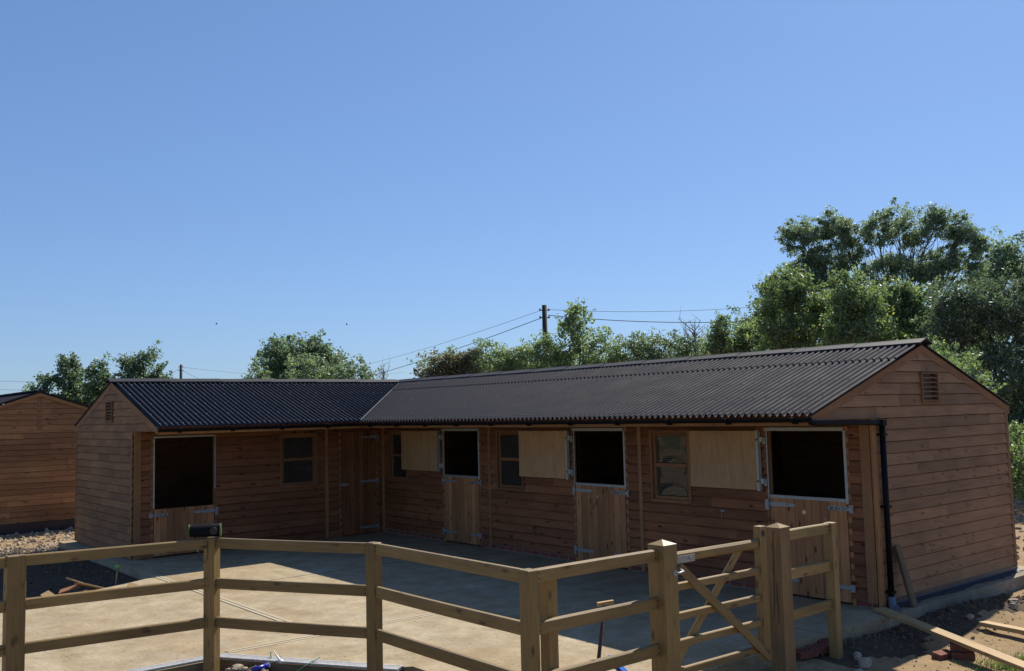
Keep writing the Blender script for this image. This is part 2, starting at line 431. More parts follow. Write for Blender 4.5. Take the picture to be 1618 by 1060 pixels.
# ------------------------------------------------------------------ terrain
def nz(x, y, s, seed=0):
    r = np.random.default_rng(seed); out = np.zeros_like(x)
    for k_ in range(7):
        a = r.uniform(0, 6.28); f = s*r.uniform(.6, 1.7); out += np.sin((x*math.cos(a)+y*math.sin(a))*f+r.uniform(0, 6.28))
    return out/7
def ground_z(x, y):
    x = np.asarray(x, float); y = np.asarray(y, float)
    z = -.15+.02*nz(x, y, 1.1, 1)+.012*nz(x, y, 4, 2)+.008*nz(x, y, 11, 3)+.006*nz(x, y, 26, 4)
    z = z+.11*np.exp(-((x-11.35)**2/.10+(y-1.1)**2/.7))*(1+.3*nz(x, y, 14, 5))   # spoil against the footing
    z = z+.06*np.exp(-((x-11.2)**2/.05+(y+1.1)**2/.5))
    z = z-.03*np.exp(-((x-11.75)**2/.06+(y+.4)**2/.5))
    z = z+.085*np.exp(-((x-7.85)**2/.12+(y+6.3)**2/.05))+.04*np.exp(-((x-8.6)**2/.3+(y+6.2)**2/.1))
    z = z+.05*np.exp(-((x+3.2)**2/3+(y+6.5)**2/2))*(1+nz(x, y, 7, 6))
    return z
def grid(name, x0, x1, y0, y1, step, mat, dz=0, parent=None, **k_):
    xs = np.arange(x0, x1+step/2, step); ys = np.arange(y0, y1+step/2, step)
    X, Y = np.meshgrid(xs, ys, indexing='ij'); Zz = ground_z(X, Y)+dz
    v = np.stack([X.ravel(), Y.ravel(), Zz.ravel()], 1); nx, ny = X.shape
    idx = np.arange(nx*ny).reshape(nx, ny)
    f = np.stack([idx[:-1, :-1].ravel(), idx[1:, :-1].ravel(), idx[1:, 1:].ravel(), idx[:-1, 1:].ravel()], 1).tolist()
    return mesh_obj(name, v, f, mat, parent, smooth=True, loc=(0, 0, 0), **k_)
# one sheet: fine near the yard, coarse rings out to the horizon
def sheet():
    def ax(a0, b0, fine, far, c):
        near = list(np.arange(a0, b0+1e-6, fine)); lo_ = []; hi_ = []
        d = fine; p_ = a0
        while p_ > -far: d *= 1.35; p_ -= d; lo_.append(p_)
        d = fine; p_ = b0
        while p_ < far: d *= 1.35; p_ += d; hi_.append(p_)
        return np.array(lo_[::-1]+near+hi_)
    xs = ax(-7, 14, .07, 900, 0); ys = ax(-9, 7, .07, 900, 0)
    X, Y = np.meshgrid(xs, ys, indexing='ij'); Zz = ground_z(X, Y)
    far = np.clip((np.hypot(X-4, Y+2)-22)/30, 0, 1); Zz = Zz*(1-far)+(-.2)*far
    # keep the soil below every slab
    inside = ((X > -3.9) & (X < 10.9) & (Y > -5.1) & (Y < 4)); Zz[inside] = -.3
    v = np.stack([X.ravel(), Y.ravel(), Zz.ravel()], 1); nx, ny = X.shape
    idx = np.arange(nx*ny).reshape(nx, ny)
    f = np.stack([idx[:-1, :-1].ravel(), idx[1:, :-1].ravel(), idx[1:, 1:].ravel(), idx[:-1, 1:].ravel()], 1)
    cx = (X[:-1, :-1]+X[1:, 1:]).ravel()/2; cy = (Y[:-1, :-1]+Y[1:, 1:]).ravel()/2
    dark_soil = (((cx < 2.6+.25*np.sin(cy*3)) & (cx > -4.2) & (cy < -5.1) & (cy > -9.5)) | ((cx > 10.9) & (cx < 11.62+.12*np.sin(cy*5)) & (cy > -1.9) & (cy < 2.4)))  # darker soil colour left of the yard and beside the gable
    dark_soil |= ((cx > 7) & (cx < 11) & (cy < -5.0) & (cy > -7) & (cy > (cx-7)*.57-7.0) & (cy < (cx-7)*.57-6.2))
    green = np.hypot(cx-4, cy+2) > 26
    mi = np.where(green, 2, np.where(dark_soil, 1, 0)).astype(np.int32)
    mesh_obj('ground', v, f.tolist(), ['dirt', 'darkdirt', 'grassy'], None, smooth=True, midx=mi.tolist(), loc=(0, 0, 0), kind='structure')
sheet()

# concrete yard
slab = empty('concrete_yard', (4, -3, 0)); slab['kind'] = 'structure'
q = MB().prism([(-3.85, -5.23), (1.67, -5.23), (7.25, -5.23), (7.25, -6.34), (9.0, -5.29), (9.03, -5.23), (11.02, -5.23), (11.02, 4.0), (-3.85, 4.0)], -.34, 0)
q.build('slab', 'slab', slab, kind='structure', loc=(0, 0, 0))
q = MB().prism([(1.7, -5.234), (2.05, -5.45), (2.25, -5.8), (2.5, -6.4), (2.8, -7.2), (2.9, -9), (2.9, -16), (7.246, -16), (7.246, -5.234)], -.34, -.004)
q.build('slab', 'slab', slab, kind='structure', loc=(0, 0, 0))
q = MB().lo((7.19, -6.3, -.02), (7.30, -.1, .0035)).lo((1.72, -5.285, -.02), (7.188, -5.18, .0035))
q.build('trowelled_margin', 'margin', slab, kind='structure')
q = MB().lo((7.238, -6.3, -.003), (7.248, -.1, .0065)).lo((1.72, -5.236, -.003), (7.188, -5.226, .0065)).lo((.05, -1.46, -.003), (11, -1.448, .003)).lo((3.6, -5.2, -.003), (3.612, -.1, .003))
q.build('expansion_joint', 'joint', slab, kind='structure')

# drain channel along the slab edge
dr = empty('drain_channel', (7.3, -6.4, 0), 'narrow galvanised drain grating bordering the concrete yard behind the fence', 'drain')
def drain(a, b):
    a = np.array(a); b = np.array(b); L_ = np.linalg.norm(b-a); d = (b-a)/L_; s_ = np.array([d[1], -d[0]])
    g = MB(); 
    P = lambda t, w_, z: (*(a+d*t+s_*w_), z)
    for w_ in (.006, .124): g.bar(P(0, w_, .004), P(L_, w_, .004), .012, .014)
    for k_ in range(int(L_/.022)): g.bar(P(.01+k_*.022, .012, .004), P(.01+k_*.022, .118, .004), .011, .01)
    g.build('grating', 'grate', dr)
    g = MB(); g.bar(P(0, .065, -.06), P(L_, .065, -.06), .135, .1); g.build('channel', 'dark', dr)
    return P, L_
drain((7.255, -10.5), (7.255, -6.40)); drain((7.28, -6.37), (8.98, -5.30))
sh = MB(); sh.bar((7.42, -10.5, -.085), (7.42, -6.42, -.085), .03, .16); sh.bar((7.44, -6.43, -.085), (9.07, -5.41, -.085), .03, .16)
sh.build('shuttering_board', 'old', None, label='dark timber shuttering board on edge alongside the metal drain grating', cat='board')

# ------------------------------------------------------------------ the stable block
L1, L2, D = 10.80, 4.972, 3.504
YA, HA, EC, SL = 1.222, 3.10, 1.24, .338        # ridge line, ridge height, canopy reach, roof fall per metre
EB = 3.60
def roofz(y): return HA-SL*abs(y-YA)
st = empty('stable_block', (0, 0, 0), 'L-shaped brown timber stable block with black corrugated roof around the concrete yard', 'stable')
PZ = .085                                        # brick plinth height
HOP, HD = 2.065, 1.25
doors = [(2.184, 3.269), (5.76, 6.842), (9.366, 10.458)]
wins = [(.30, .93), (3.80, 4.49), (7.38, 8.08)]
WT, WB = 2.035, 1.065
ops = [(a, b, PZ, HOP) for a, b in doors]+[(a, b, WB, WT) for a, b in wins]
w1 = MB()
clad(w1, (0, 0, 0), (1, 0, 0), (0, -1, 0), 0, L1, PZ, 2.66, .1345, [(a, b, PZ-.1, HOP) for a, b in doors]+[(a, b, WB, WT) for a, b in wins], LAP, 3.4)
panel(w1, (0, 0, 0), (1, 0, 0), (0, -1, 0), 0, L1, .0, 2.66, [(a, b, .0, HOP) for a, b in doors]+[(a, b, WB, WT) for a, b in wins], .05, 1)
w1.build('front_wall', ['clad', 'lining'], st)
# short range front wall faces +x ; u runs along -y
dl = (3.565, 4.651); dt = (.204, .993); wl = (1.535, 2.283)
w2 = MB()
clad(w2, (0, 0, 0), (0, -1, 0), (1, 0, 0), .0, L2, .02, 2.66, .1345, [(dl[0], dl[1], -.1, HOP), (dt[0], dt[1], -.1, HOP), (wl[0], wl[1], WB, WT)], LAP, 3.4)
panel(w2, (0, 0, 0), (0, -1, 0), (1, 0, 0), .0, L2, .0, 2.66, [(dl[0], dl[1], .0, HOP), (dt[0], dt[1], .0, HOP), (wl[0], wl[1], WB, WT)], .05, 1)
w2.build('front_wall', ['clad', 'lining'], st)
# gable of the long range, facing +x ; u = y
def gmin(z): return -EC+.03 if z <= roofz(-EC)-.02 else YA-(HA-.045-z)/SL
def gmax(z): return min(D, YA+(HA-.045-z)/SL)
gv = (1.15, 1.55, 2.35, 2.72)
g1 = MB()
clad(g1, (L1, 0, 0), (0, 1, 0), (1, 0, 0), 0.0, D, .10, 2.185, .139, (), FEATH, 2.6)
clad(g1, (L1, 0, 0), (0, 1, 0), (1, 0, 0), gmin, gmax, 2.185, 3.03, .139, [gv], FEATH, 2.6)
polypanel(g1, (L1, 0, 0), (0, 1, 0), (1, 0, 0), [(0, .0), (D, 0), (D, 2.29), (YA, 3.05), (-EC+.05, 2.22), (-EC+.05, 2.185), (0, 2.185)], .05, 1)
g1.build('gable_wall', ['gable', 'lining'], st)
# gable of the short range, facing -y ; u = x
g2 = MB()
def hmin(z): return max(-D, -YA-(HA-.045-z)/SL)
def hmax(z): return EC-.03 if z <= roofz(-EC)-.02 else -YA+(HA-.045-z)/SL
gv2 = (-1.50, -1.11, 2.36, 2.725)
clad(g2, (0, -L2, 0), (1, 0, 0), (0, -1, 0), -D, 0, .03, 2.185, .1345, (), FEATH, .62)
clad(g2, (0, -L2, 0), (1, 0, 0), (0, -1, 0), hmin, hmax, 2.185, 3.03, .1345, [gv2], FEATH, .62)
polypanel(g2, (0, -L2, 0), (1, 0, 0), (0, -1, 0), [(-D, 0), (0, 0), (0, 2.185), (EC-.05, 2.185), (EC-.05, 2.22), (-YA, 3.05), (-D, 2.29)], .05, 1)
g2.build('gable_wall', ['gable_warm', 'lining'], st)
# rear walls
b = MB(); clad(b, (L1, D, 0), (-1, 0, 0), (0, 1, 0), 0, L1+D, .05, 2.28, .14, (), FEATH, 3.4)
panel(b, (L1, D, 0), (-1, 0, 0), (0, 1, 0), .05, L1+D, 0, 2.28, (), .05, 1); b.build('rear_wall', ['gable', 'lining'], st)
b = MB(); clad(b, (-D, D, 0), (0, -1, 0), (-1, 0, 0), 0, L2+D, .05, 2.28, .14, (), FEATH, 3.4)
panel(b, (-D, D, 0), (0, -1, 0), (-1, 0, 0), .05, L2+D-.05, 0, 2.28, (), .05, 1); b.build('rear_wall', ['gable', 'lining'], st)
# partitions, boarded inside
for a, bb in (((3.57, .06), (3.57, D-.06)), ((7.14, .06), (7.14, D-.06)), ((.02, .06), (.02, D-.06)), ((-D+.06, -1.3), (-.06, -1.3))):
    b = MB()
    for k_ in range(17): b.bar((*a, .07+k_*.135), (*bb, .07+k_*.135), .03, .13)
    b.build('partition', 'lining', st)
# corner posts and cover strips
def strip(nm, lo_, hi_, mat='trim'): MB().lo(lo_, hi_).build(nm, mat, st, bevel=.003)
strip('corner_post', (L1-.135, -.052, .06), (L1-.012, 0, 2.62)); strip('corner_post', (L1, -.052, .04), (L1+.034, .055, 2.184))
strip('corner_post', (.0, -L2-.01, .0), (.045, -L2+.105, 2.62)); strip('corner_post', (-.05, -L2-.04, .0), (-.0, -L2-.0, 2.184))
strip('corner_post', (L1, D-.045, .08), (L1+.036, D+.03, 2.20)); strip('corner_post', (-D-.03, -L2-.036, .02), (-D+.035, -L2, 2.20))
for x in (3.57, 7.15): strip('cover_strip', (x-.032, -.044, .02), (x+.032, -.0, 2.62))
strip('cover_strip', (.03, -.062, .0), (.075, -.0, 2.62)); strip('cover_strip', (0, -1.35, .0), (.044, -1.285, 2.62))
# brick plinth
b = MB()
us = [0, doors[0][0], doors[0][1], doors[1][0], doors[1][1], doors[2][0], doors[2][1], L1]
for a, c in zip(us[::2], us[1::2]):
    b.face([(a, -.004, 0), (c, -.004, 0), (c, -.004, PZ), (a, -.004, PZ)], [(a, 0), (c, 0), (c, PZ), (a, PZ)])
    b.face([(a, -.004, PZ), (c, -.004, PZ), (c, 0, PZ), (a, 0, PZ)], [(a, 0)]*4)
b.build('plinth', 'plinth', st)
# footing and damp proof sheet by the gable
MB().prism([(10.85, -.02), (11.035, .02), (11.05, 4.2), (10.85, 4.2)], -.3, .012).build('footing', 'footing', st)
b = MB(); n_ = 60
for i in range(n_):
    y0 = .12+i*(D-.05)/n_; y1 = .12+(i+1)*(D-.05)/n_
    wv = lambda y: .03*math.sin(y*5.1)+.012*math.sin(y*23)
    p = [(L1+.012, .105), (L1+.018, .03), (L1+.07, .018), (L1+.13+0, .020)]
    for (xa, za), (xb, zb) in zip(p[:-1], p[1:]):
        last = xb > L1+.12
        fa = lambda y, x_, z_, e: (x_+(wv(y) if e else 0), y, z_+(.004*math.sin(y*31) if e else 0))
        b.face([fa(y0, xa, za, False), fa(y1, xa, za, False), fa(y1, xb, zb, last), fa(y0, xb, zb, last)][::-1], [(0, 0)]*4, sm=True)
b.build('damp_proof_sheet', 'sheet', st)
# gable trims
def barge(pts, n, w_=.10, name='barge_board'):
    b = MB(); n = np.array(n, float)
    for a, c in zip(pts[:-1], pts[1:]):
        a = np.array(a, float); c = np.array(c, float); dn = np.array([0, 0, -w_])
        P = [a+dn, c+dn, a+dn+n*.03, c+dn+n*.03, a, c, a+n*.03, c+n*.03]
        b.hexa(P, .4, 0, 0)
    b.build(name, 'window_wood' if n[0] > 0 else 'trim', st)
zc = .028
barge([(L1+.005, -EC-.01, roofz(-EC)-zc), (L1+.005, YA, HA-zc)], (1, 0, 0)); barge([(L1+.005, YA, HA-zc), (L1+.005, EB, roofz(EB)-zc)], (1, 0, 0))
barge([(EC+.01, -L2-.005, roofz(-EC)-zc), (-YA, -L2-.005, HA-zc)], (0, -1, 0)); barge([(-YA, -L2-.005, HA-zc), (-EB, -L2-.005, roofz(EB)-zc)], (0, -1, 0))
def vent(o, u, n, a0, a1, z0, z1):
    o = np.array(o, float); u = np.array(u, float); n = np.array(n, float); Z = np.array([0, 0, 1.])
    P = lambda a, z, d: o+u*a+Z*z+n*d
    fr = MB()
    for a in (a0, a1): fr.bar(P(a, z0, .030), P(a, z1, .030), .022 if abs(u[0]) else .05, .05 if abs(u[0]) else .022, up=tuple(n) if abs(u[0]) else tuple(u))
    for z in (z0, z1): fr.bar(P(a0, z, .030), P(a1, z, .030), .05, .02)
    v_ = fr.build('vent', 'window_wood', st)
    for k_ in range(6):
        z = z0+.035+k_*(z1-z0-.05)/5.6; b = MB(); h = [P(a0, z+.006, .014), P(a1, z+.006, .014), P(a0, z-.018, .05), P(a1, z-.018, .05), P(a0, z+.014, .014), P(a1, z+.014, .014), P(a0, z-.008, .05), P(a1, z-.008, .05)]
        b.hexa(h); b.build('slat', 'window_wood', v_)
    b = MB(); h = [P(a0, z0, .002), P(a1, z0, .002), P(a0, z0, .006), P(a1, z0, .006), P(a0, z1, .002), P(a1, z1, .002), P(a0, z1, .006), P(a1, z1, .006)]
    b.hexa(h); b.build('backing', 'dark', v_)  # near-black sheet: the shade between the slats is put into its colour
vent((L1, 0, 0), (0, 1, 0), (1, 0, 0), *gv); vent((0, -L2, 0), (1, 0, 0), (0, -1, 0), *gv2)

# corrugated roofs ---------------------------------------------------------
PITCH, AMP = .095, .022
def corr(mb, along, s0, s1, top, bot, lap=None, step=None, lift=0.0):
    """sheets whose waves repeat along s; top(s)/bot(s): horizontal distance from the ridge where the strip starts and stops;
    along(s, r) gives (x, y) ; height = HA - SL*r"""
    step = step or PITCH/8; n = int(math.ceil((s1-s0)/step)); S = np.linspace(s0, s1, n+1)
    nrm = 1/math.sqrt(1+SL*SL)
    LAPR = 1.89
    rows = []
    for lo_, hi_, up in ((0, LAPR+.05, .012), (LAPR, 9, 0.0)) if lap is None else ((0, 9, 0.0),):
        ring = []
        for s in S:
            t = top(s); b_ = bot(s)
            # upper sheet covers ridge..r=.69 ; lower sheet .62..eave (2 m sheets laid from the eave)
            if lap is None:
                a, c = (t, min(b_, .66)) if up else (max(t, .58), b_)
            else: a, c = t, b_
            ring.append((s, a, c))
        base = len(mb.v); cols = []
        for s, a, c in ring:
            wv = AMP*math.cos(2*math.pi*s/PITCH)
            if c <= a+1e-4: c = a+1e-4
            for r in (a, c):
                x, y = along(s, r); mb.v.append((x, y, HA-SL*r+wv+up+lift))
            for r in (a, c, c, c):
                x, y = along(s, r); mb.v.append((x, y, HA-SL*r+wv+up+lift-(.006 if len(mb.v)-base < 0 else .006)))
            x, y, z = mb.v[-2]; mb.v[-2] = (x, y, z+.006)      # separate rim vertices keep the wave shading clean
        for i in range(n):
            o = base+6*i
            if ring[i][2] <= ring[i][1]+1e-4 and ring[i+1][2] <= ring[i+1][1]+1e-4: continue
            for q, sm in (((o, o+1, o+7, o+6), True), ((o+2, o+8, o+9, o+3), True), ((o+4, o+5, o+11, o+10), False)):
                mb.f.append(q); mb.uv += [(S[i], 0)]*4; mb.t.append(.5); mb.mi.append(0); mb.sm.append(sm)
rm = MB()
corr(rm, lambda s, r: (s, YA-r), -YA, L1+.05, lambda s: 0, lambda s: min(YA+EC+.03, YA+s) if s < EC+.03 else YA+EC+.03)
corr(rm, lambda s, r: (s, YA+r), -EB, L1+.05, lambda s: 0 if s > -YA else (-YA-s), lambda s: EB-YA, lap=1)
# fixings
def screws(mb, along, s0, s1, rs, cond):
    s = round(s0/PITCH)*PITCH
    k_ = 0
    while s < s1-.02:
        for r in rs:
            if cond(s, r) and (k_ % 2 == 0 or r > 2.3):
                x, y = along(s, r); z = HA-SL*r+AMP+(.012 if r < .66 else 0)
                mb.box((x, y, z+.003), (.013, .013, .006), rz=.7, mi=1, taper=.5)
        s += PITCH; k_ += 1
screws(rm, lambda s, r: (s, YA-r), -.6, L1, (.35, .85, 1.4, 1.95, 2.40), lambda s, r: s > -YA+r+.05 or s > EC)
roof1 = rm.build('roof', ['roof', 'galv_dull'], st)
rm = MB()
corr(rm, lambda s, r: (-YA+r, s), -L2-.05, YA, lambda s: 0, lambda s: (YA+EC+.03) if s < -EC-.03 else max(0, YA-s), lap=1)
corr(rm, lambda s, r: (-YA-r, s), -L2-.05, EB, lambda s: 0 if s < YA else (s-YA), lambda s: EB-YA, lap=1)
screws(rm, lambda s, r: (-YA+r, s), -L2, .9, (.35, .85, 1.4, 1.95, 2.40), lambda s, r: r < YA-s-.05)
roof2 = rm.build('roof', ['roof', 'galv_dull'], st)
# ridge caps, laid in metre lengths
def cap(parent, p0, p1, up0=0.0):
    p0 = np.array(p0, float); p1 = np.array(p1, float); L_ = np.linalg.norm(p1-p0); d = (p1-p0)/L_; s_ = np.array([d[1], -d[0], 0])
    n = max(1, int(round(L_/.95)));
    for k_ in range(n):
        a = p0+d*(L_*k_/n-.03); c = p0+d*(L_*(k_+1)/n+.03); b = MB(); up = .0
        pr = [(-.155, -.050), (-.150, -.034), (-.03, .012), (0, .026), (.03, .012), (.150, -.034), (.155, -.050)]
        l0, l1 = .026, .034
        for (wa, za), (wb, zb) in zip(pr[:-1], pr[1:]):
            q = [a+s_*wa+[0, 0, za+l0], c+s_*wa+[0, 0, za+l1], c+s_*wb+[0, 0, zb+l1], a+s_*wb+[0, 0, zb+l0]]
            b.face(q, [(0, 0)]*4, sm=True)
            q2 = [x-np.array([0, 0, .006]) for x in q][::-1]; b.face(q2, [(0, 0)]*4, sm=True)
        e = [c+s_*wa+[0, 0, za+l1] for wa, za in pr]; e2 = [x-np.array([0, 0, .02]) for x in e]
        for i in range(len(e)-1): b.face([e[i], e[i+1], e2[i+1], e2[i]], [(0, 0)]*4)
        e = [a+s_*wa+[0, 0, za+l0] for wa, za in pr]; e2 = [x-np.array([0, 0, .02]) for x in e]
        for i in range(len(e)-1): b.face([e2[i], e2[i+1], e[i+1], e[i]], [(0, 0)]*4)
        b.build('ridge_cap', 'cap', parent)
cap(roof1, (-YA-.1, YA, HA), (L1+.07, YA, HA)); cap(roof2, (-YA, -L2-.07, HA-.004), (-YA, YA-.15, HA-.004))
b = MB(); b.bar((EC+.02, -EC-.02, roofz(-EC)+.022), (-YA+.15, YA-.15, HA+.022-.05), .010, .004); b.build('valley_flashing', 'galv', roof1)
# eaves: fascia, gutter, brackets, downpipe
ze = roofz(-EC)
strip('fascia_board', (EC-.03, -EC+.0, ze-.135), (L1, -EC+.03, ze-.055)); strip('fascia_board', (EC-.03, -L2, ze-.135), (EC, -EC+.0, ze-.055))
def gutter(a, b_, side, z):
    g = MB(); a = np.array(a, float); b_ = np.array(b_, float); d = (b_-a)/np.linalg.norm(b_-a); s_ = np.array(side, float)
    R_ = .052; K = 10
    for ro, sgn in ((R_, 1), (R_-.004, -1)):
        ring = [(math.cos(math.pi+math.pi*k_/K)*ro, math.sin(math.pi+math.pi*k_/K)*ro) for k_ in range(K+1)]
        for (p0, q0), (p1, q1) in zip(ring[:-1], ring[1:]):
            q = [a+s_*p0+[0, 0, z+q0], b_+s_*p0+[0, 0, z+q0], b_+s_*p1+[0, 0, z+q1], a+s_*p1+[0, 0, z+q1]]
            g.face(q if sgn > 0 else q[::-1], [(0, 0)]*4, sm=True)
    for e in (a, b_):
        g.face([e+s_*math.cos(math.pi+math.pi*k_/K)*R_+[0, 0, z+math.sin(math.pi+math.pi*k_/K)*R_] for k_ in range(K+1)], [(0, 0)]*(K+1))
    o = g.build('gutter', 'black', st)
    L_ = np.linalg.norm(b_-a); k_ = .35
    while k_ < L_:
        c = a+d*k_; b2 = MB()
        pts = [c+s_*math.cos(math.pi+math.pi*i/6)*.06+[0, 0, z+math.sin(math.pi+math.pi*i/6)*.06] for i in range(7)]
        for p0, p1 in zip(pts[:-1], pts[1:]): b2.bar(p0, p1, .045, .006, up=tuple(d) if False else (0.01, .01, 1))
        b2.box(c+[0, 0, z-.062], (.05, .05, .02)); b2.build('gutter_bracket', 'black', o); k_ += .9
    return o
GZ = ze-.045
gutter((EC+.06, -EC-.058, 0), (L1+.02, -EC-.058, 0), (0, -1, 0), GZ)
gutter((EC+.058, -L2-.03, 0), (EC+.058, -EC-.06, 0), (1, 0, 0), GZ)
dp = MB(); dp.tube([(L1+.03, -EC-.058, GZ-.02), (L1+.035, -EC-.05, GZ-.055), (L1+.06, -EC+.05, GZ-.065), (L1+.075, -.12, GZ-.085), (L1+.085, .04, GZ-.09)], .030, 10)
dp.box((L1+.085, .078, GZ-.09), (.082, .085, .07))
dp.tube([(L1+.085, .08, GZ-.11), (L1+.085, .08, .14)], .034, 12)
dpo = dp.build('downpipe', 'black', st)
for z in (1.98, 1.15, .18):
    MB().lo((L1+.02, .035, z), (L1+.125, .125, z+.03)).build('pipe_clip', 'black', dpo)
MB().tube([(L1+.085, .08, .15), (L1+.085, .08, .07), (L1+.11, .06, .035), (L1+.16, .03, .02)], [.04, .045, .05, .052], 12).build('pipe_shoe', 'pipe_boot', dpo)

# doors ----------------------------------------------------------------------
def frame_p(o, u, n):
    o = np.array(o, float); u = np.array(u, float); n = np.array(n, float)
    return lambda a, d, z: o+u*a+n*d+np.array([0, 0, z])
def ubox(mb, P, a0, a1, d0, d1, z0, z1, tone=None, mi=0):
    mb.hexa([P(a1 if i & 1 else a0, d1 if i & 2 else d0, z1 if i & 4 else z0) for i in range(8)], tone, mi)
def part(P, name, mat, parent, boxes, bevel=.0015, **k_):
    b = MB()
    for q in boxes: ubox(b, P, *q)
    return b.build(name, mat, parent, bevel=bevel, **k_)
def boards(P, a0, a1, z0, z1, d0=.0, d1=.032, n=9):
    b = MB(); w_ = (a1-a0)/n
    for k_ in range(n):
        ubox(b, P, a0+k_*w_+.0025, a0+(k_+1)*w_-.0025, d0, d1+random.uniform(-.001, .001), z0, z1)
    ubox(b, P, a0+.01, a1-.01, d0-.004, d1-.012, z0+.003, z1-.003, .2)
    return b
def hinge(P, parent, a, z, dirn, L_=.45, d=.036, jut=.045):
    b = MB(); s = 1 if dirn > 0 else -1
    b1 = [P(a, d, z-.028), P(a+s*L_*.8, d, z-.020), P(a, d+.006, z-.028), P(a+s*L_*.8, d+.006, z-.020), P(a, d, z+.028), P(a+s*L_*.8, d, z+.020), P(a, d+.006, z+.028), P(a+s*L_*.8, d+.006, z+.020)]
    b.hexa(b1)
    ubox(b, P, a+s*L_*.8, a+s*L_*.84, d+.001, d+.007, z-.012, z+.012)
    ubox(b, P, a-s*.07, a-s*.012, d-.001, d+.007, z-.075, z+.055)
    b.tube([P(a-s*.005, d+.012, z-.04), P(a-s*.005, d+.012, z+.04)], .012, 8)
    for k_ in (.2, .55): ubox(b, P, a+s*L_*k_-.008, a+s*L_*k_+.008, d+.006, d+.012, z-.008, z+.008)
    return b.build('hinge', 'galv', parent)
def bolt(P, parent, a, z, s, d=.036):
    b = MB(); ubox(b, P, *sorted((a, a-s*.24)), d, d+.005, z-.026, z+.026)
    b.tube([P(a-s*.22, d+.018, z), P(a+s*.07, d+.018, z)], .009, 8)
    for k_ in (.05, .14, .21): ubox(b, P, *sorted((a-s*k_, a-s*(k_+.02))), d+.004, d+.03, z-.018, z+.018)
    ubox(b, P, *sorted((a+s*.02, a+s*.09)), d, d+.028, z-.02, z+.02); ubox(b, P, *sorted((a+s*.03, a+s*.085)), d-.004, d+.004, z-.045, z+.045)
    b.tube([P(a-s*.17, d+.018, z), P(a-s*.17, d+.05, z-.025)], .007, 6)
    return b.build('bolt', 'galv', parent)
def lower_door(P, a0, a1, z0, z1, hs, metal=True, name='lower_door', n=9, bolts=(True, True), hz=None, mat='door'):
    """hs: side the hinges sit on, -1 at a0 or +1 at a1"""
    g = .008
    o = boards(P, a0+g, a1-g, z0, z1, .0, .034, n).build(name, mat, st)
    ha, s = (a0+g, 1) if hs < 0 else (a1-g, -1)
    zs = hz or (z1-.10, z0+.17)
    for z in zs: hinge(P, o, ha, z, s)
    oa, os_ = (a1-g, 1) if hs < 0 else (a0+g, -1)
    if bolts[0]: bolt(P, o, oa, zs[0]-.0, os_)
    if bolts[1]:
        b = MB(); ubox(b, P, *sorted((oa, oa-os_*.26)), .034, .041, zs[1]-.025, zs[1]+.025); ubox(b, P, *sorted((oa, oa+os_*.06)), .034, .05, zs[1]-.045, zs[1]+.04)
        b.build('kick_bolt', 'galv', o)
    if metal: part(P, 'chew_strip', 'galv', o, [(a0+g, a1-g, -.006, .040, z1, z1+.016), (a0+g, a1-g, .036, .039, z1-.022, z1+.001)], 0)
    return o
def frame(P, a0, a1, z0, z1, galv=True, full=True):
    fr = part(P, 'door_frame', 'trim', st, [(a0-.045, a0, -.06, .030, z0, z1+.03), (a1, a1+.045, -.06, .030, z0, z1+.03), (a0, a1, -.06, .030, z1, z1+.04)])
    return fr
P1 = frame_p((0, 0, 0), (1, 0, 0), (0, -1, 0)); P2 = frame_p((0, 0, 0), (0, -1, 0), (1, 0, 0))
for i, (a0, a1) in enumerate(doors):
    fr = frame(P1, a0, a1, .0, HOP)
    z1 = HD
    # galvanised anti-chew angle round the opening
    part(P1, 'metal_edging', 'galv' if i else 'galv_dull', fr, [(a0-.006, a0+.012, .0305, .048, z1-.06, HOP)], 0)
    part(P1, 'metal_edging', 'galv_dull', fr, [(a1-.010, a1+.022, .0305, .046, z1-.07, HOP-.02)], 0)
    part(P1, 'metal_edging', 'galv_dull', fr, [(a0-.02, a1+.0, .0305, .062, HOP-.025, HOP+.018)], 0)
    ld = lower_door(P1, a0, a1, .03, HD-.03, -1)
    if i == 2:
        b = MB(); b.tube([P1(a0+.50, .034, 1.045), P1(a0+.50, .040, 1.045)], .026, 14); b.build('round_tag', 'yellow', ld)
        MB().tube([P1(a0+.79, .034, .985), P1(a0+.79, .044, .985)], .012, 8).build('stud', 'galv', ld)
    if i == 1: MB().tube([P1(a0+.50, .034, 1.045), P1(a0+.50, .042, 1.045)], .02, 12).build('round_tag', 'galv_dull', ld)
    # upper door folded back flat against the wall, plywood lined
    u0, u1 = [(.80, 2.075), (4.45, 5.645), (8.13, 9.265)][i]
    b = MB(); b.hexa([P1(u1-.035 if i_ & 1 else u0, .088 if i_ & 2 else .048, 2.045 if i_ & 4 else 1.285) for i_ in range(8)], (.35, .7, .5)[i], 0, 2); ud = b.build('upper_door', 'ply', st, bevel=.003)
    part(P1, 'metal_edging', 'galv_dull' if i else 'galv', ud, [(u1-.035, u1, .046, .0905, 1.275, 2.05)], 0)
    part(P1, 'edge_lip', 'galv', ud, [(u1, u1+.016, .046, .060, 1.285, 2.03)], 0)
    for z in (1.40, 1.93):
        b = MB(); ubox(b, P1, u1+.012, u1+.062, .040, .082, z-.03, z+.035); ubox(b, P1, u1+.045, u1+.085, .032, .052, z-.055, z+.03); b.build('hinge', 'galv_dull', ud)
        MB().tube([P1(u1-.018, .088, z), P1(u1-.018, .096, z)], .014, 8).build('bolt_head', 'dark', ud)
# tie hook by the third stable
b = MB(); b.tube([(8.62, -.03, .98), (8.62, -.06, .98)], .012, 8); b.box((8.62, -.034, .98), (.06, .01, .03)); b.tube([(8.61, -.05, .975), (8.605, -.052, .84)], .003, 5); b.build('tie_ring', 'galv', st)
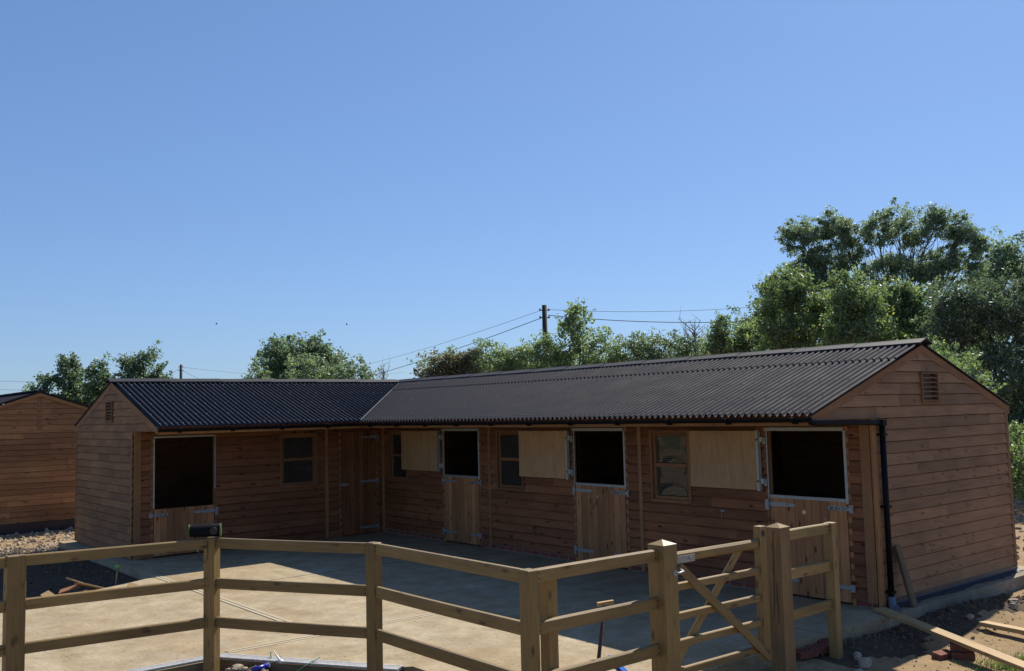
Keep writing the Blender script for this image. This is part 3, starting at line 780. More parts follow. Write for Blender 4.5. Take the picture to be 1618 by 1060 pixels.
# short range doors
fr = frame(P2, dl[0], dl[1], .0, HOP)
part(P2, 'metal_edging', 'galv_dull', fr, [(dl[1]-.014, dl[1]+.010, .0305, .044, .84, HOP-.02)], 0); part(P2, 'metal_edging', 'galv', fr, [(dl[0]-.012, dl[0]+.012, .0305, .044, 1.12, HOP-.02)], 0)
part(P2, 'metal_edging', 'galv_dull', fr, [(dl[0], dl[1]+.0, .0305, .046, HOP-.01, HOP+.02)], 0)
lower_door(P2, dl[0], dl[1], .03, .83, -1, metal=False)
fr = frame(P2, dt[0], dt[1], .0, HOP)
td = lower_door(P2, dt[0], dt[1], .02, HOP-.01, -1, metal=False, name='tack_room_door', n=8, bolts=(False, False), hz=(1.93, 1.05, .14), mat='clad')
b = MB(); ubox(b, P2, dt[1]-.16, dt[1]+.05, .034, .042, .985, 1.035); ubox(b, P2, dt[1]-.09, dt[1]-.06, .04, .075, .99, 1.03); b.build('latch', 'galv', td)

# windows
def window(P, a0, a1, belly=0.0):
    fw = .045
    w_ = part(P, 'window', 'window_wood', st, [(a0-.02, a0+.022, -.02, .052, WB-.02, WT+.02), (a1-.022, a1+.02, -.02, .052, WB-.02, WT+.02), (a0+.022, a1-.022, -.02, .052, WT-.02, WT+.02), (a0+.022, a1-.022, -.02, .056, WB-.03, WB+.012)])
    zm = (WB+WT)/2+.01
    part(P, 'sash', 'window_wood', w_, [(a0+.022, a0+.022+fw, -.03, .018, WB+.012, WT-.02), (a1-.022-fw, a1-.022, -.03, .018, WB+.012, WT-.02), (a0+.022+fw, a1-.022-fw, -.03, .018, WT-.02-fw, WT-.02), (a0+.022+fw, a1-.022-fw, -.03, .018, WB+.012, WB+.012+fw), (a0+.022+fw, a1-.022-fw, -.03, .024, zm-.028, zm+.024)])
    i0, i1 = a0+.022+fw, a1-.022-fw
    for z0, z1 in ((WB+.012+fw, zm-.028), (zm+.024, WT-.02-fw)):
        # sheet glazing that bellies outwards slightly in its rebate
        b = MB(); n = 20
        def bel(s, t):
            if not belly: return -.010+.0015*math.sin(3*s+1)*math.sin(2.5*t)
            f = 1-(1-min(t/.6, 1))**2; g_ = max(0, t-.62)*((2*s-1)**2)
            return -.018+belly*f*math.sin(math.pi*s)**.8+belly*2.2*g_
        for i in range(n):
            for j in range(n):
                q = [(i/n, j/n), ((i+1)/n, j/n), ((i+1)/n, (j+1)/n), (i/n, (j+1)/n)]
                b.face([P(i0+(i1-i0)*s, bel(s, t), z0+(z1-z0)*t) for s, t in q], q, sm=True)
        o = b.build('pane', 'glass', w_)
        me = o.data
        import bmesh
        bm = bmesh.new(); bm.from_mesh(me); bmesh.ops.remove_doubles(bm, verts=bm.verts, dist=1e-5); bm.to_mesh(me); bm.free()
    b = MB()
    a = i0-.01
    while a < i1+.01: ubox(b, P, a-.0009, a+.0009, .006, .0078, WB+.04, WT-.05); a += .026
    z = WB+.05
    while z < WT-.05: ubox(b, P, i0-.012, i1+.012, .0078, .0096, z-.0009, z+.0009); z += .026
    b.build('wire_guard', 'wirem', w_)
for a0, a1 in wins: window(P1, a0, a1, .014 if a0 > 7 else 0)
window(P2, *wl)
# lean interior ceiling so the loose boxes stay dark
b = MB(); b.lo((.06, .08, 2.50), (L1-.08, D-.2, 2.53), .3); b.build('ceiling', 'lining', st); b = MB(); b.lo((-D+.2, -L2+.1, 2.50), (-.08, .04, 2.53), .3); b.build('ceiling', 'lining', st)

# ------------------------------------------------------------------ second stable block, beyond the yard on the left
X2, Y2 = -7.4, -4.83
s2 = empty('stable_block', (X2-2, Y2, -.1), 'paler timber stable gable with a vertical centre strip at the left edge', 'stable')
b = MB(); HW = 2.42; zr = lambda y: 3.09-SL*abs(y-Y2)
clad(b, (X2, 0, 0), (0, 1, 0), (1, 0, 0), Y2-HW, Y2+HW, .1, 2.20, .128, (), FEATH, 3.0)
clad(b, (X2, 0, 0), (0, 1, 0), (1, 0, 0), lambda z: max(Y2-HW, Y2-(3.04-z)/SL), lambda z: min(Y2+HW, Y2+(3.04-z)/SL), 2.20, 3.02, .128, (), FEATH, 3.0)
polypanel(b, (X2, 0, 0), (0, 1, 0), (1, 0, 0), [(Y2-HW, .1), (Y2+HW, .1), (Y2+HW, 2.25), (Y2, 3.05), (Y2-HW, 2.25)], .05, 1)
b.build('gable_wall', ['clad_far', 'lining'], s2)
b = MB(); clad(b, (X2, Y2-HW, 0), (-1, 0, 0), (0, -1, 0), 0, 6, .1, 2.24, .128, (), FEATH, 3.0); panel(b, (X2, Y2-HW, 0), (-1, 0, 0), (0, -1, 0), .05, 6, .0, 2.24, (), .05, 1)
b.build('side_wall', ['clad_far', 'lining'], s2)
b = MB(); clad(b, (X2, Y2+HW, 0), (-1, 0, 0), (0, 1, 0), 0, 6, .1, 2.24, .128, (), FEATH, 3.0); panel(b, (X2, Y2+HW, 0), (-1, 0, 0), (0, 1, 0), .05, 6, .0, 2.24, (), .05, 1)
b.build('side_wall', ['clad_far', 'lining'], s2)
b = MB(); clad(b, (X2-6, 0, 0), (0, 1, 0), (-1, 0, 0), Y2-HW, Y2+HW, .1, 2.20, .128, (), FEATH, 3.0)
polypanel(b, (X2-6, 0, 0), (0, 1, 0), (-1, 0, 0), [(Y2-HW, .1), (Y2+HW, .1), (Y2+HW, 2.25), (Y2, 3.05), (Y2-HW, 2.25)], .05, 1); b.build('gable_wall', ['clad_far', 'lining'], s2)
MB().lo((X2, Y2-.045, 2.2), (X2+.034, Y2+.045, 3.0)).build('cover_strip', 'trim', s2)
b = MB()
for sgn in (1, -1):
    S = np.arange(X2-6.1, X2+.08, PITCH/6); base = len(b.v)
    for s in S:
        wv = AMP*math.cos(2*math.pi*s/PITCH)
        for r in (0, HW+.12): b.v.append((s, Y2+sgn*r, 3.11-SL*r+wv)); b.v.append((s, Y2+sgn*r, 3.105-SL*r+wv))
        b.v.append((s, Y2+sgn*r, 3.11-SL*r+wv)); b.v.append((s, Y2+sgn*r, 3.105-SL*r+wv))
    for i in range(len(S)-1):
        o = base+6*i
        for q in ((o, o+2, o+8, o+6), (o+1, o+7, o+9, o+3), (o+4, o+5, o+11, o+10)): b.f.append(q if sgn > 0 else q[::-1]); b.uv += [(0, 0)]*4; b.t.append(.5); b.mi.append(0); b.sm.append(True)
b.build('roof', 'roof', s2)
b = MB(); b.bar((X2-6.1, Y2, 3.13), (X2+.08, Y2, 3.13), .26, .03); b.build('ridge_cap', 'cap', s2)
for sgn in (1, -1):
    b = MB(); P_ = []
    for i in range(8):
        e = Y2+sgn*((HW+.12) if i & 1 else 0); P_.append((X2+(.06 if i & 2 else .03), e, 3.075-SL*abs(e-Y2)+(0 if i & 4 else -.08)))
    b.hexa(P_, .5, 0, 0); b.build('barge_board', 'trim', s2)
MB().lo((X2-6, Y2-HW+.01, -.3), (X2-.01, Y2+HW-.01, .1), .1).build('base', 'sheet', s2)

# ------------------------------------------------------------------ fences and gate
def pyramid(mb, c, w_, z0, z1, rz):
    cs, sn = math.cos(rz), math.sin(rz); h = w_/2
    P_ = [(c[0]+cs*a-sn*b_, c[1]+sn*a+cs*b_, z0) for a, b_ in ((-h, -h), (h, -h), (h, h), (-h, h))]
    for i in range(4):
        mb.face([P_[i], P_[(i+1) % 4], (c[0], c[1], z1)], [(0, 0), (.1, 0), (.05, .1)], .9)
def post(parent, x, y, ztop, w_=.10, d_=.10, rz=0, mat='post', name='post', pyr=0):
    b = MB(); zb = float(ground_z(x, y))-.06
    b.box((x, y, (ztop+zb)/2), (w_, d_, ztop-zb), rz)
    if pyr: pyramid(b, (x, y), w_, ztop, ztop+pyr, rz)
    return b.build(name, mat, parent, bevel=.005)
def rail(parent, a, c, z, g0=.05, g1=.05, h=.095, t=.052, name='rail'):
    a = np.array(a, float); c = np.array(c, float); d = (c-a)/np.linalg.norm(c-a)
    p0 = (*(a+d*g0), z-h/2+random.uniform(-.004, .004)); p1 = (*(c-d*g1), z-h/2+random.uniform(-.004, .004))
    b = MB(); 
    # three runs so a rail can be very slightly bowed
    m_ = (np.array(p0)+np.array(p1))/2+np.array([0, 0, random.uniform(-.004, .004)])
    n_ = 4; pts = [np.array(p0)*(1-k_/n_)+np.array(p1)*(k_/n_)+np.array([0, 0, (m_[2]-(p0[2]+p1[2])/2)*math.sin(math.pi*k_/n_)]) for k_ in range(n_+1)]
    dd = np.array([d[0], d[1], 0]); sd = np.array([-d[1], d[0], 0])*t/2; up = np.array([0, 0, h/2]); off = (random.random()*40, random.random()*40); tn = random.random()
    L_ = 0
    for p_, q_ in zip(pts[:-1], pts[1:]):
        L3 = L_+np.linalg.norm(q_-p_)
        e_ = .009; ue = up-np.array([0, 0, e_]); se = sd*(1-2*e_/t)
        for s1_, s2_, vv in ((-sd-up, -sd+ue, 0), (-sd+ue, -se+up, h-e_), (-se+up, se+up, h), (se+up, sd+ue, h+t), (sd+ue, sd-up, h+t), (sd-up, -sd-up, 2*h+t)):
            b.face([p_+s1_, q_+s1_, q_+s2_, p_+s2_], [(L_+off[0], vv+off[1]), (L3+off[0], vv+off[1]), (L3+off[0], vv+h+off[1]), (L_+off[0], vv+h+off[1])], tn)
        L_ = L3
    for p_ in (pts[0], pts[-1]): b.face([p_-sd-up, p_+sd-up, p_+sd+up, p_-sd+up], [off]*4, tn)
    for e0, sg in ((np.array(p0), 1), (np.array(p1), -1)):
        for dz in (-.02, .022):
            for s_ in (-1, 1):
                q = e0+dd*sg*.03+sd*s_*1.03+np.array([0, 0, dz]); b.box(q, (.009, .009, .009), mi=1)
    return b.build(name, ['post', 'dark'], parent)
F = [(7.15, -10.0), (7.36, -8.28), (7.57, -6.59), (9.13, -5.70), (11.30, -5.69), (11.30, -4.235)]
fa = empty('post_and_rail_fence', (F[3][0], F[3][1], -.15), 'three-rail timber fence bending round the front of the concrete yard', 'fence')
rot = [R(7), R(7), R(30), R(12), R(-2)]
wd = [(.10, .125), (.105, .155), (.125, .10), (.115, .10), (.11, .10)]
for i, (x, y) in enumerate(F[:5]): post(fa, x, y, 1.205, wd[i][0], wd[i][1], rot[i])
post(fa, 11.215, -5.43, 1.10, .10, .10, 0)
post(fa, *F[5], 1.235, .175, .175, R(2), name='gate_post', pyr=.038)
GP = .0875
for i in range(5):
    for z in (1.20, .82, .445):
        rail(fa, F[i], F[i+1], z, .045, .045 if i < 4 else .085)
fb = empty('post_and_rail_fence', (11.3, -2.0, -.15), 'short length of rail fence from the brown gate post to a square end post', 'fence')
post(fb, 11.30, -2.63, 1.225, .165, .165, R(2), mat='grey_post', name='gate_post', pyr=.038)
b = MB(); b.bar((11.285, -2.7135, .40), (11.31, -2.7135, 1.20), .004, .005, up=(1, 0, 0)); b.bar((11.33, -2.7135, .35), (11.325, -2.7135, .72), .003, .004, up=(1, 0, 0)); b.build('drying_split', 'dark', fb)
post(fb, 11.30, -1.755, 1.185, .098, .098, R(4))
for z in (1.18, .82, .44): rail(fb, (11.3, -2.63), (11.3, -1.755), z, .08, .045)
# gate
gt = empty('timber_gate', (11.28, -3.4, .05), 'small five-bar timber gate with crossed braces hung between two square posts', 'gate')
gx = 11.285
for z in (1.14, .895, .652, .430, .20):
    MB().bar((gx, -4.085, z-.035), (gx, -2.93, z-.042), .042 if z < 1.1 else .055, .062 if z < 1.1 else .085).build('rail', 'post', gt, bevel=.006 if z < 1.1 else .018)
MB().lo((gx-.038, -2.93, .05), (gx+.038, -2.835, 1.255)).build('stile', 'post', gt, bevel=.004)
MB().bar((gx+.042, -4.06, 1.03), (gx+.042, -2.86, .07), .022, .075, up=(0, .62, .78)).build('brace', 'post', gt, bevel=.002)
MB().bar((gx-.036, -4.05, .24), (gx-.036, -3.12, 1.09), .022, .07, up=(0, -.7, .7)).build('brace', 'post', gt, bevel=.002)
b = MB(); b.lo((gx+.028, -4.07, 1.055), (gx+.036, -3.85, 1.115)); b.tube([(gx+.03, -3.91, 1.085), (gx+.046, -3.91, 1.085)], .012, 8); b.build('latch_plate', 'galv', gt)
b = MB(); b.tube([(gx+.038, -2.885, 1.19), (gx+.0395, -2.885, 1.19)], .030, 18); b.build('round_mark', 'dark', gt)
b = MB(); b.tube([(gx+.10, -4.19, 1.0), (gx+.13, -4.165, 1.0), (gx+.12, -4.10, 1.005), (gx+.05, -4.06, 1.01)], .010, 8); b.tube([(gx+.07, -4.19, 1.0), (gx+.115, -4.19, 1.0)], .022, 10); b.build('hook', 'galv', gt)

# ------------------------------------------------------------------ small things
# radio on the second post
RP = np.array([7.57, -6.60, 1.207])
rd = empty('site_radio', tuple(RP), 'black cylindrical site radio with lime end rims resting on a fence post', 'radio')
ax_ = np.array([math.cos(R(64)), math.sin(R(64)), 0]); sd_ = np.array([-ax_[1], ax_[0], 0]); RZ = np.array([0, 0, 1])
c0 = RP+RZ*.068-ax_*.055
def lath(mb, prof, n=24, mi=0, c=c0):
    ring = []
    for a, r in prof: ring.append([c+ax_*a+(sd_*math.cos(2*math.pi*k_/n)+RZ*.98*math.sin(2*math.pi*k_/n))*r for k_ in range(n)])
    for A, B in zip(ring[:-1], ring[1:]):
        for k_ in range(n): mb.face([A[k_], A[(k_+1) % n], B[(k_+1) % n], B[k_]], [(0, 0)]*4, mi=mi, sm=True)
    mb.face(ring[0][::-1], [(0, 0)]*n, mi=mi); mb.face(ring[-1], [(0, 0)]*n, mi=mi)
b = MB(); lath(b, [(-.135, .055), (-.13, .064), (.13, .064), (.135, .055)])
for k_ in range(12): b.bar(c0+ax_*(-.11+k_*.016)+RZ*.0635, c0+ax_*(-.106+k_*.016)+RZ*.0635, .05, .004)
b.build('body', 'black', rd)
for a in (-.155, .135):
    b = MB(); lath(b, [(a, .062), (a+.003, .0675), (a+.014, .0675), (a+.018, .056)]); b.build('rim', 'lime', rd)
b = MB(); cc = c0+ax_*.085-sd_*.062; 
b.tube([cc, cc-sd_*.012], .036, 20); b.build('dial', 'rubber', rd)
b = MB(); b.tube([c0-ax_*.09-sd_*.01-RZ*.06, RP+np.array([-.06, -.11, -.10]), RP+np.array([-.01, -.10, -.20]), RP+np.array([.05, -.075, -.235]), RP+np.array([.075, -.06, -.16]), RP+np.array([.06, -.055, -.02])], .004, 6)
b.tube([RP+np.array([-.07, -.12, -.115]), RP+np.array([-.02, -.11, -.135])], .006, 6); b.build('cable', 'rubber', rd)

# marker stake left of the slab corner
sk = empty('marker_stake', (1.75, -5.75, -.15), 'thin tan stake with a pale green cap standing in dark soil by the slab corner', 'stake')
MB().tube([(1.82, -5.80, -.18), (1.72, -5.74, .14)], .012, 8).build('rod', 'plank', sk)
b = MB(); b.tube([(1.722, -5.742, .115), (1.72, -5.741, .15), (1.719, -5.74, .165), (1.719, -5.74, .195), (1.718, -5.74, .205)], [.02, .022, .048, .044, .03], 14); b.build('cap', 'green_cap', sk)

# scrap timber pile
def scrap(c, size, e, label, mat='plank', group='offcuts in the scrap timber pile'):
    from mathutils import Euler
    b = MB(); b.box((0, 0, 0), size, rot=Euler(e).to_matrix()); v = np.array(b.v)+np.array(c); b.v = [tuple(x) for x in v]
    return b.build('timber_offcut', mat, None, bevel=.002, label=label, cat='offcut', group=group)
scrap((2.28, -6.38, .085), (.46, .17, .022), (R(8), R(24), R(112)), 'widest flat offcut lying on top of the scrap pile behind the left fence')
scrap((2.35, -6.28, .04), (.44, .15, .022), (R(-6), R(20), R(108)), 'second wide offcut just under the top one in the scrap pile')
scrap((2.20, -6.52, .02), (.30, .14, .022), (R(14), R(-16), R(60)), 'offcut slanting out of the left side of the scrap pile', 'door')
scrap((2.18, -6.66, -.07), (.28, .12, .022), (R(0), R(4), R(95)), 'brown offcut lying flat left of the scrap pile top', 'door')
scrap((2.45, -6.12, -.03), (.32, .10, .03), (R(3), R(2), R(75)), 'reddish offcut at the right foot of the scrap pile', 'door')
scrap((2.55, -6.0, -.02), (.10, .08, .06), (R(3), R(2), R(20)), 'small bright square block at the right end of the scrap pile')
scrap((2.30, -6.36, -.055), (.40, .16, .03), (R(3), R(2), R(140)), 'offcut buried at the middle base of the scrap pile', 'door')
scrap((2.40, -6.86, -.03), (.14, .13, .10), (R(20), R(25), R(30)), 'pale chunky offcut at the far left tip of the scrap pile')
scrap((2.50, -6.72, -.06), (.12, .09, .06), (R(40), R(10), R(10)), 'pale triangular-looking offcut second from the left of the scrap pile')
scrap((2.62, -5.80, .02), (.12, .07, .03), (R(30), R(10), R(50)), 'single pale chip apart from the scrap pile, nearest the slab corner')

# spade-like tool leaning behind the fence
sp = empty('long_handled_tool', (11.02, -4.88, -.14), 'dark brown long-handled tool with pale grip leaning behind the fence rails', 'tool')
MB().tube([(11.15, -4.78, .79), (11.12, -4.93, -.12)], [.014, .018], 10).build('shaft', 'copper', sp)
MB().bar((11.11, -4.815, .80), (11.17, -4.695, .812), .034, .03).build('grip', 'plank', sp)
b = MB(); b.bar((11.12, -4.925, -.02), (11.11, -4.96, -.16), .17, .006, up=(1, 0, .1)); b.build('blade', 'galv', sp)
lv = empty('spirit_level', (10.3, -3.9, 0), 'bright blue spirit level lying on the concrete behind the fence', 'level')
b = MB(); b.bar((10.13, -3.72, .03), (10.62, -4.02, .03), .05, .006); b.bar((10.13, -3.72, .004), (10.62, -4.02, .004), .05, .006); b.bar((10.13, -3.72, .017), (10.62, -4.02, .017), .012, .024)
b.build('body', 'blue', lv); b = MB(); b.tube([(10.22, -3.80, .018), (10.24, -3.83, .018)], .016, 10); b.build('vial', 'lime', lv)

# sealant tubes, green rods, stones at the foot of the fence
def cartridge(a, c, label):
    a = np.array(a, float); c = np.array(c, float); d = (c-a)/np.linalg.norm(c-a)
    t = empty('sealant_tube', tuple(a), label, 'tube')
    MB().tube([a, a+d*.17], .024, 16).build('body', 'navy', t)
    MB().tube([a+d*.17, a+d*.215], .0245, 16).build('collar', 'white', t)
    MB().tube([a+d*.215, a+d*.225, a+d*.25, a+d*.34], [.02, .012, .009, .004], 12).build('nozzle', 'white', t)
G = lambda x, y: float(ground_z(x, y))
cartridge((7.94, -6.335, -.035), (7.89, -6.10, -.028), 'blue sealant tube lying left of the green rods by the drain')
cartridge((8.10, -6.00, -.15), (8.00, -6.05, -.03), 'blue sealant tube pointing its nozzle up, right of the green rods')
MB().tube([(7.98, -6.15, -.12), (7.77, -6.07, .055)], .008, 6).build('green_rod', 'green_stick', None, label='pale green rod leaning left beside the blue sealant tubes', cat='rod')
MB().tube([(8.24, -6.10, -.08), (8.27, -5.80, .05)], .008, 6).build('green_rod', 'green_stick', None, label='dark green rod leaning right beside the blue sealant tubes', cat='rod')

# stones -----------------------------------------------------------------------
def rock_mesh(seed, flat=.7):
    r = np.random.default_rng(seed); import bmesh
    bm = bmesh.new(); bmesh.ops.create_icosphere(bm, subdivisions=2, radius=1)
    v = np.array([list(x.co) for x in bm.verts])
    for _ in range(14):
        n = r.normal(size=3); n /= np.linalg.norm(n); d = r.uniform(.45, .85); s = v@n; m_ = s > d; v[m_] -= np.outer((s[m_]-d)*.85, n)
    v += r.normal(size=v.shape)*.055; v[:, 2] *= flat; v[:, 0] *= r.uniform(1, 1.4)
    f = [tuple(x.index for x in fc.verts) for fc in bm.faces]; bm.free(); return v, np.array(f)
RK = [rock_mesh(s) for s in range(8)]
def rock(x, y, s, label, mat='rock', k_=0, z=None, group=None):
    v, f = RK[k_ % 8]; a = random.random()*6; Rm = np.array([[math.cos(a), -math.sin(a), 0], [math.sin(a), math.cos(a), 0], [0, 0, 1]])
    zz = G(x, y) if z is None else z
    return mesh_obj('stone', (v*s)@Rm.T+np.array([x, y, zz+s*.4]), f.tolist(), mat, None, uvs=None, label=label, cat='stone', group=group)
rock(11.63, -1.80, .085, 'grey upright lump of stone right of the fence end post foot', k_=1)
rock(11.44, -1.60, .06, 'tan lump of stone nestled against the fence end post', k_=2)
rock(11.72, -2.05, .05, 'small pale stone at the bottom edge right of the brown gate post', k_=3)
rock(11.50, 1.75, .075, 'squarish stone in sunlit soil beyond the second plank', k_=4)
rock(11.62, 1.50, .06, 'flatter stone just in front of the squarish one in sunlit soil', k_=5)
rock(11.52, .62, .06, 'pale flat stone left of the end of the second plank', k_=6)
rock(7.72, -6.40, .06, 'largest rounded tan stone beside the blue sealant tube', k_=7)
rock(7.83, -6.37, .045, 'small tan stone between the largest one and the blue sealant tube', k_=0)
rock(7.62, -6.44, .045, 'small tan stone close against the radio post foot', k_=1)
def scatter(name, n, region, smin, smax, mat, seed, **k_):
    r = np.random.default_rng(seed); V = []; Fc = []; T = []; b = 0; cnt = 0
    while cnt < n:
        p = region(r)
        if p is None: continue
        x, y = p; s = smin*(smax/smin)**r.random()**1.5; v, f = RK[r.integers(8)]
        A = r.normal(size=(3, 3)); Q, _ = np.linalg.qr(A); V.append((v*s*np.array([1, 1, .75]))@Q.T+np.array([x, y, G(x, y)+s*.15])); Fc.append(f+b); b += len(v); T += [r.random()]*len(f); cnt += 1
    return mesh_obj(name, np.vstack(V), np.vstack(Fc).tolist(), mat, None, tone=T, loc=(0, 0, 0), kind='stuff', **k_)
scatter('rubble', 2600, lambda r: (r.uniform(-11, -2.2), r.uniform(-8.2, -3.0)) , .02, .07, 'rock', 1, label='pale broken rubble spread between the two stable blocks', cat='rubble')
scatter('soil_clods', 900, lambda r: (lambda x, y: (x, y) if (y > -5.3-9 and y < -5.3) else None)(r.uniform(-3.5, 2.2), r.uniform(-8.2, -5.35)), .012, .04, 'darkrock', 2, label='dark lumpy soil in the shade left of the concrete yard', cat='soil')
def reg3(r):
    x = r.uniform(11.06, 13.6); y = r.uniform(-3.0, 5.5); return x, y
scatter('loose_soil', 1300, reg3, .004, .017, 'soil', 3, label='crumbly sunlit soil and small stones beside the gable', cat='soil')
def reg4(r):
    x = 11.05+abs(r.normal())*.28; y = r.uniform(-1.6, 2.6); return x, y
scatter('dug_soil', 520, reg4, .008, .034, 'darkrock', 4, label='dark dug soil heaped against the concrete footing of the gable', cat='soil')
scatter('rubble', 1500, lambda r: (r.uniform(5, 12), r.uniform(5, 16)), .03, .10, 'rock', 5, label='pale rubble ground beyond the far corner of the gable', cat='rubble')
def reg6(r):
    t = r.uniform(0, 1); x = 7.4+t*1.7; y = -6.5+t*1.05-abs(r.normal())*.15; return x, y
scatter('stone_chippings', 260, reg6, .008, .028, 'rock', 6, label='small chippings along the fence foot by the drain', cat='chippings')

# bricks
def brick(c, rz, label, perf=False, tilt=(0, 0), grp=None):
    from mathutils import Euler
    b = MB(); l, w_, h = .215, .1025, .065
    if not perf: b.box((0, 0, 0), (l, w_, h))
    else:
        xs = [-l/2, -.085, -.065, -.045, -.025, -.005, .005+.01, .035, .055, .075, .095, l/2]
        xs = [-l/2]+[v_ for k_ in range(5) for v_ in (-.088+k_*.038, -.064+k_*.038)]+[l/2]
        for y0, y1 in ((-w_/2, -w_/2+.014), (-.007, .007), (w_/2-.014, w_/2)): b.lo((-l/2, y0, -h/2), (l/2, y1, h/2))
        for a, c2 in zip(xs[::2], xs[1::2]):
            for y0, y1 in ((-w_/2+.014, -.007), (.007, w_/2-.014)): b.lo((a, y0, -h/2+.001), (c2, y1, h/2-.001))
    Rm = np.array(Euler((tilt[0], tilt[1], rz)).to_matrix()); b.v = [tuple(Rm@np.array(v_)+np.array(c)) for v_ in b.v]
    return b.build('brick', 'brick', None, bevel=.002 if not perf else 0, label=label, cat='brick', group=grp)
zb = G(12.2, -1.05)
# ------------------------------------------------------------------ planks on the right
BX = np.array([12.08, -.80]); zb = G(*BX)
brick((BX[0]+.02, BX[1]-.02, zb+.033), R(35), 'lower red brick propping the long plank')
brick((BX[0]+.0, BX[1]+.02, zb+.100), R(28), 'upper red brick directly under the long plank')
brick((BX[0]-.12, BX[1]-.13, zb+.028), R(80), 'grey-sided brick lying left against the propping bricks', tilt=(R(8), 0))
b = MB(); pa = np.array([10.93, -.17, .022]); pm = np.array([BX[0], BX[1], zb+.136+.022]); d = (pm-pa)/np.linalg.norm(pm-pa)
b.bar(pa-d*.10+[0, 0, .006], pa+d*2.75+[0, 0, -.0], .145, .038); b.build('plank', 'plank', None, bevel=.003, label='long sawn plank running from the slab corner over the propping bricks', cat='plank')
b = MB(); b.bar((11.72, .47, -.085), (13.3, .02, -.04), .125, .045); b.build('plank', 'plank', None, bevel=.003, label='shorter plank lying on sunlit soil at the right edge', cat='plank')
for k_, (x, y, a, lb) in enumerate([(11.14, -1.80, 62, 'perforated red brick standing out in front beside the gate post'), (11.12, -1.99, 70, 'perforated red brick tucked close behind the brown gate post'), (11.10, -1.55, 40, 'perforated red brick half hidden behind the fence end post')]):
    brick((x, y, G(x, y)+.055), R(a), lb, True, (R(6), R(-4)))
brick((11.10, -1.72, G(11.1, -1.7)+.035), R(15), 'lowest red brick under the perforated bricks by the slab edge')
# short board leaning on the gable
b = MB(); b.bar((11.02, .33, .012), (10.86, .30, .70), .105, .045, up=(1, 0, .2)); b.build('leaning_board', 'old', None, bevel=.006, label='short weathered board leaning against the right gable wall', cat='board')
# grass tuft patch at the right bottom
def tufts(name, n, reg, h, seed, **k_):
    r = np.random.default_rng(seed); V = []; Fc = []; T = []; b = 0
    for _ in range(n):
        x, y = reg(r); z = G(x, y); a = r.uniform(0, 6.28); hh = h*r.uniform(.4, 1.2); w_ = .004; lx, ly = r.normal(size=2)*hh*.4
        V += [(x-math.cos(a)*w_, y-math.sin(a)*w_, z), (x+math.cos(a)*w_, y+math.sin(a)*w_, z), (x+lx, y+ly, z+hh)]; Fc.append((b, b+1, b+2)); T.append(r.random()); b += 3
    return mesh_obj(name, V, Fc, L['grass'], None, tone=T, loc=(0, 0, 0), kind='stuff', **k_)
tufts('grass', 2500, lambda r: (12.75+r.normal()*.22, -.75+r.normal()*.25), .06, 3, label='thin green grass at the bottom right corner', cat='grass')

# ------------------------------------------------------------------ trees
def leaves(centers, rad, n_per, size, r, aspect=.55, droop=0):
    C_ = np.asarray(centers); k_ = len(C_); N_ = k_*n_per
    off = r.normal(size=(N_, 3)); off /= np.linalg.norm(off, axis=1)[:, None]; off *= (r.random(N_)**.45)[:, None]
    rr = np.repeat(rad, n_per)
    P_ = np.repeat(C_, n_per, 0)+off*rr[:, None]*np.array([1, 1, .8])
    d = r.normal(size=(N_, 3))+off*.6; d[:, 2] -= droop; d /= np.linalg.norm(d, axis=1)[:, None]
    e = r.normal(size=(N_, 3)); e -= d*np.sum(d*e, 1)[:, None]; e /= np.linalg.norm(e, axis=1)[:, None]
    s = size*r.uniform(.6, 1.35, N_)
    A = P_-d*s[:, None]*.5; B = P_+e*(s*aspect*.5)[:, None]-d*(s*.08)[:, None]; Cc = P_+d*s[:, None]*.5; D_ = P_-e*(s*aspect*.5)[:, None]-d*(s*.08)[:, None]
    V = np.stack([A, B, Cc, D_], 1).reshape(-1, 3)
    ct = np.repeat(r.random(k_), n_per); tone = np.clip(.65*ct+.35*r.random(N_), 0, 1); tint = np.clip(np.repeat(r.random(k_), n_per)*.6+r.random(N_)*.42, 0, 1)
    return V, tone, tint
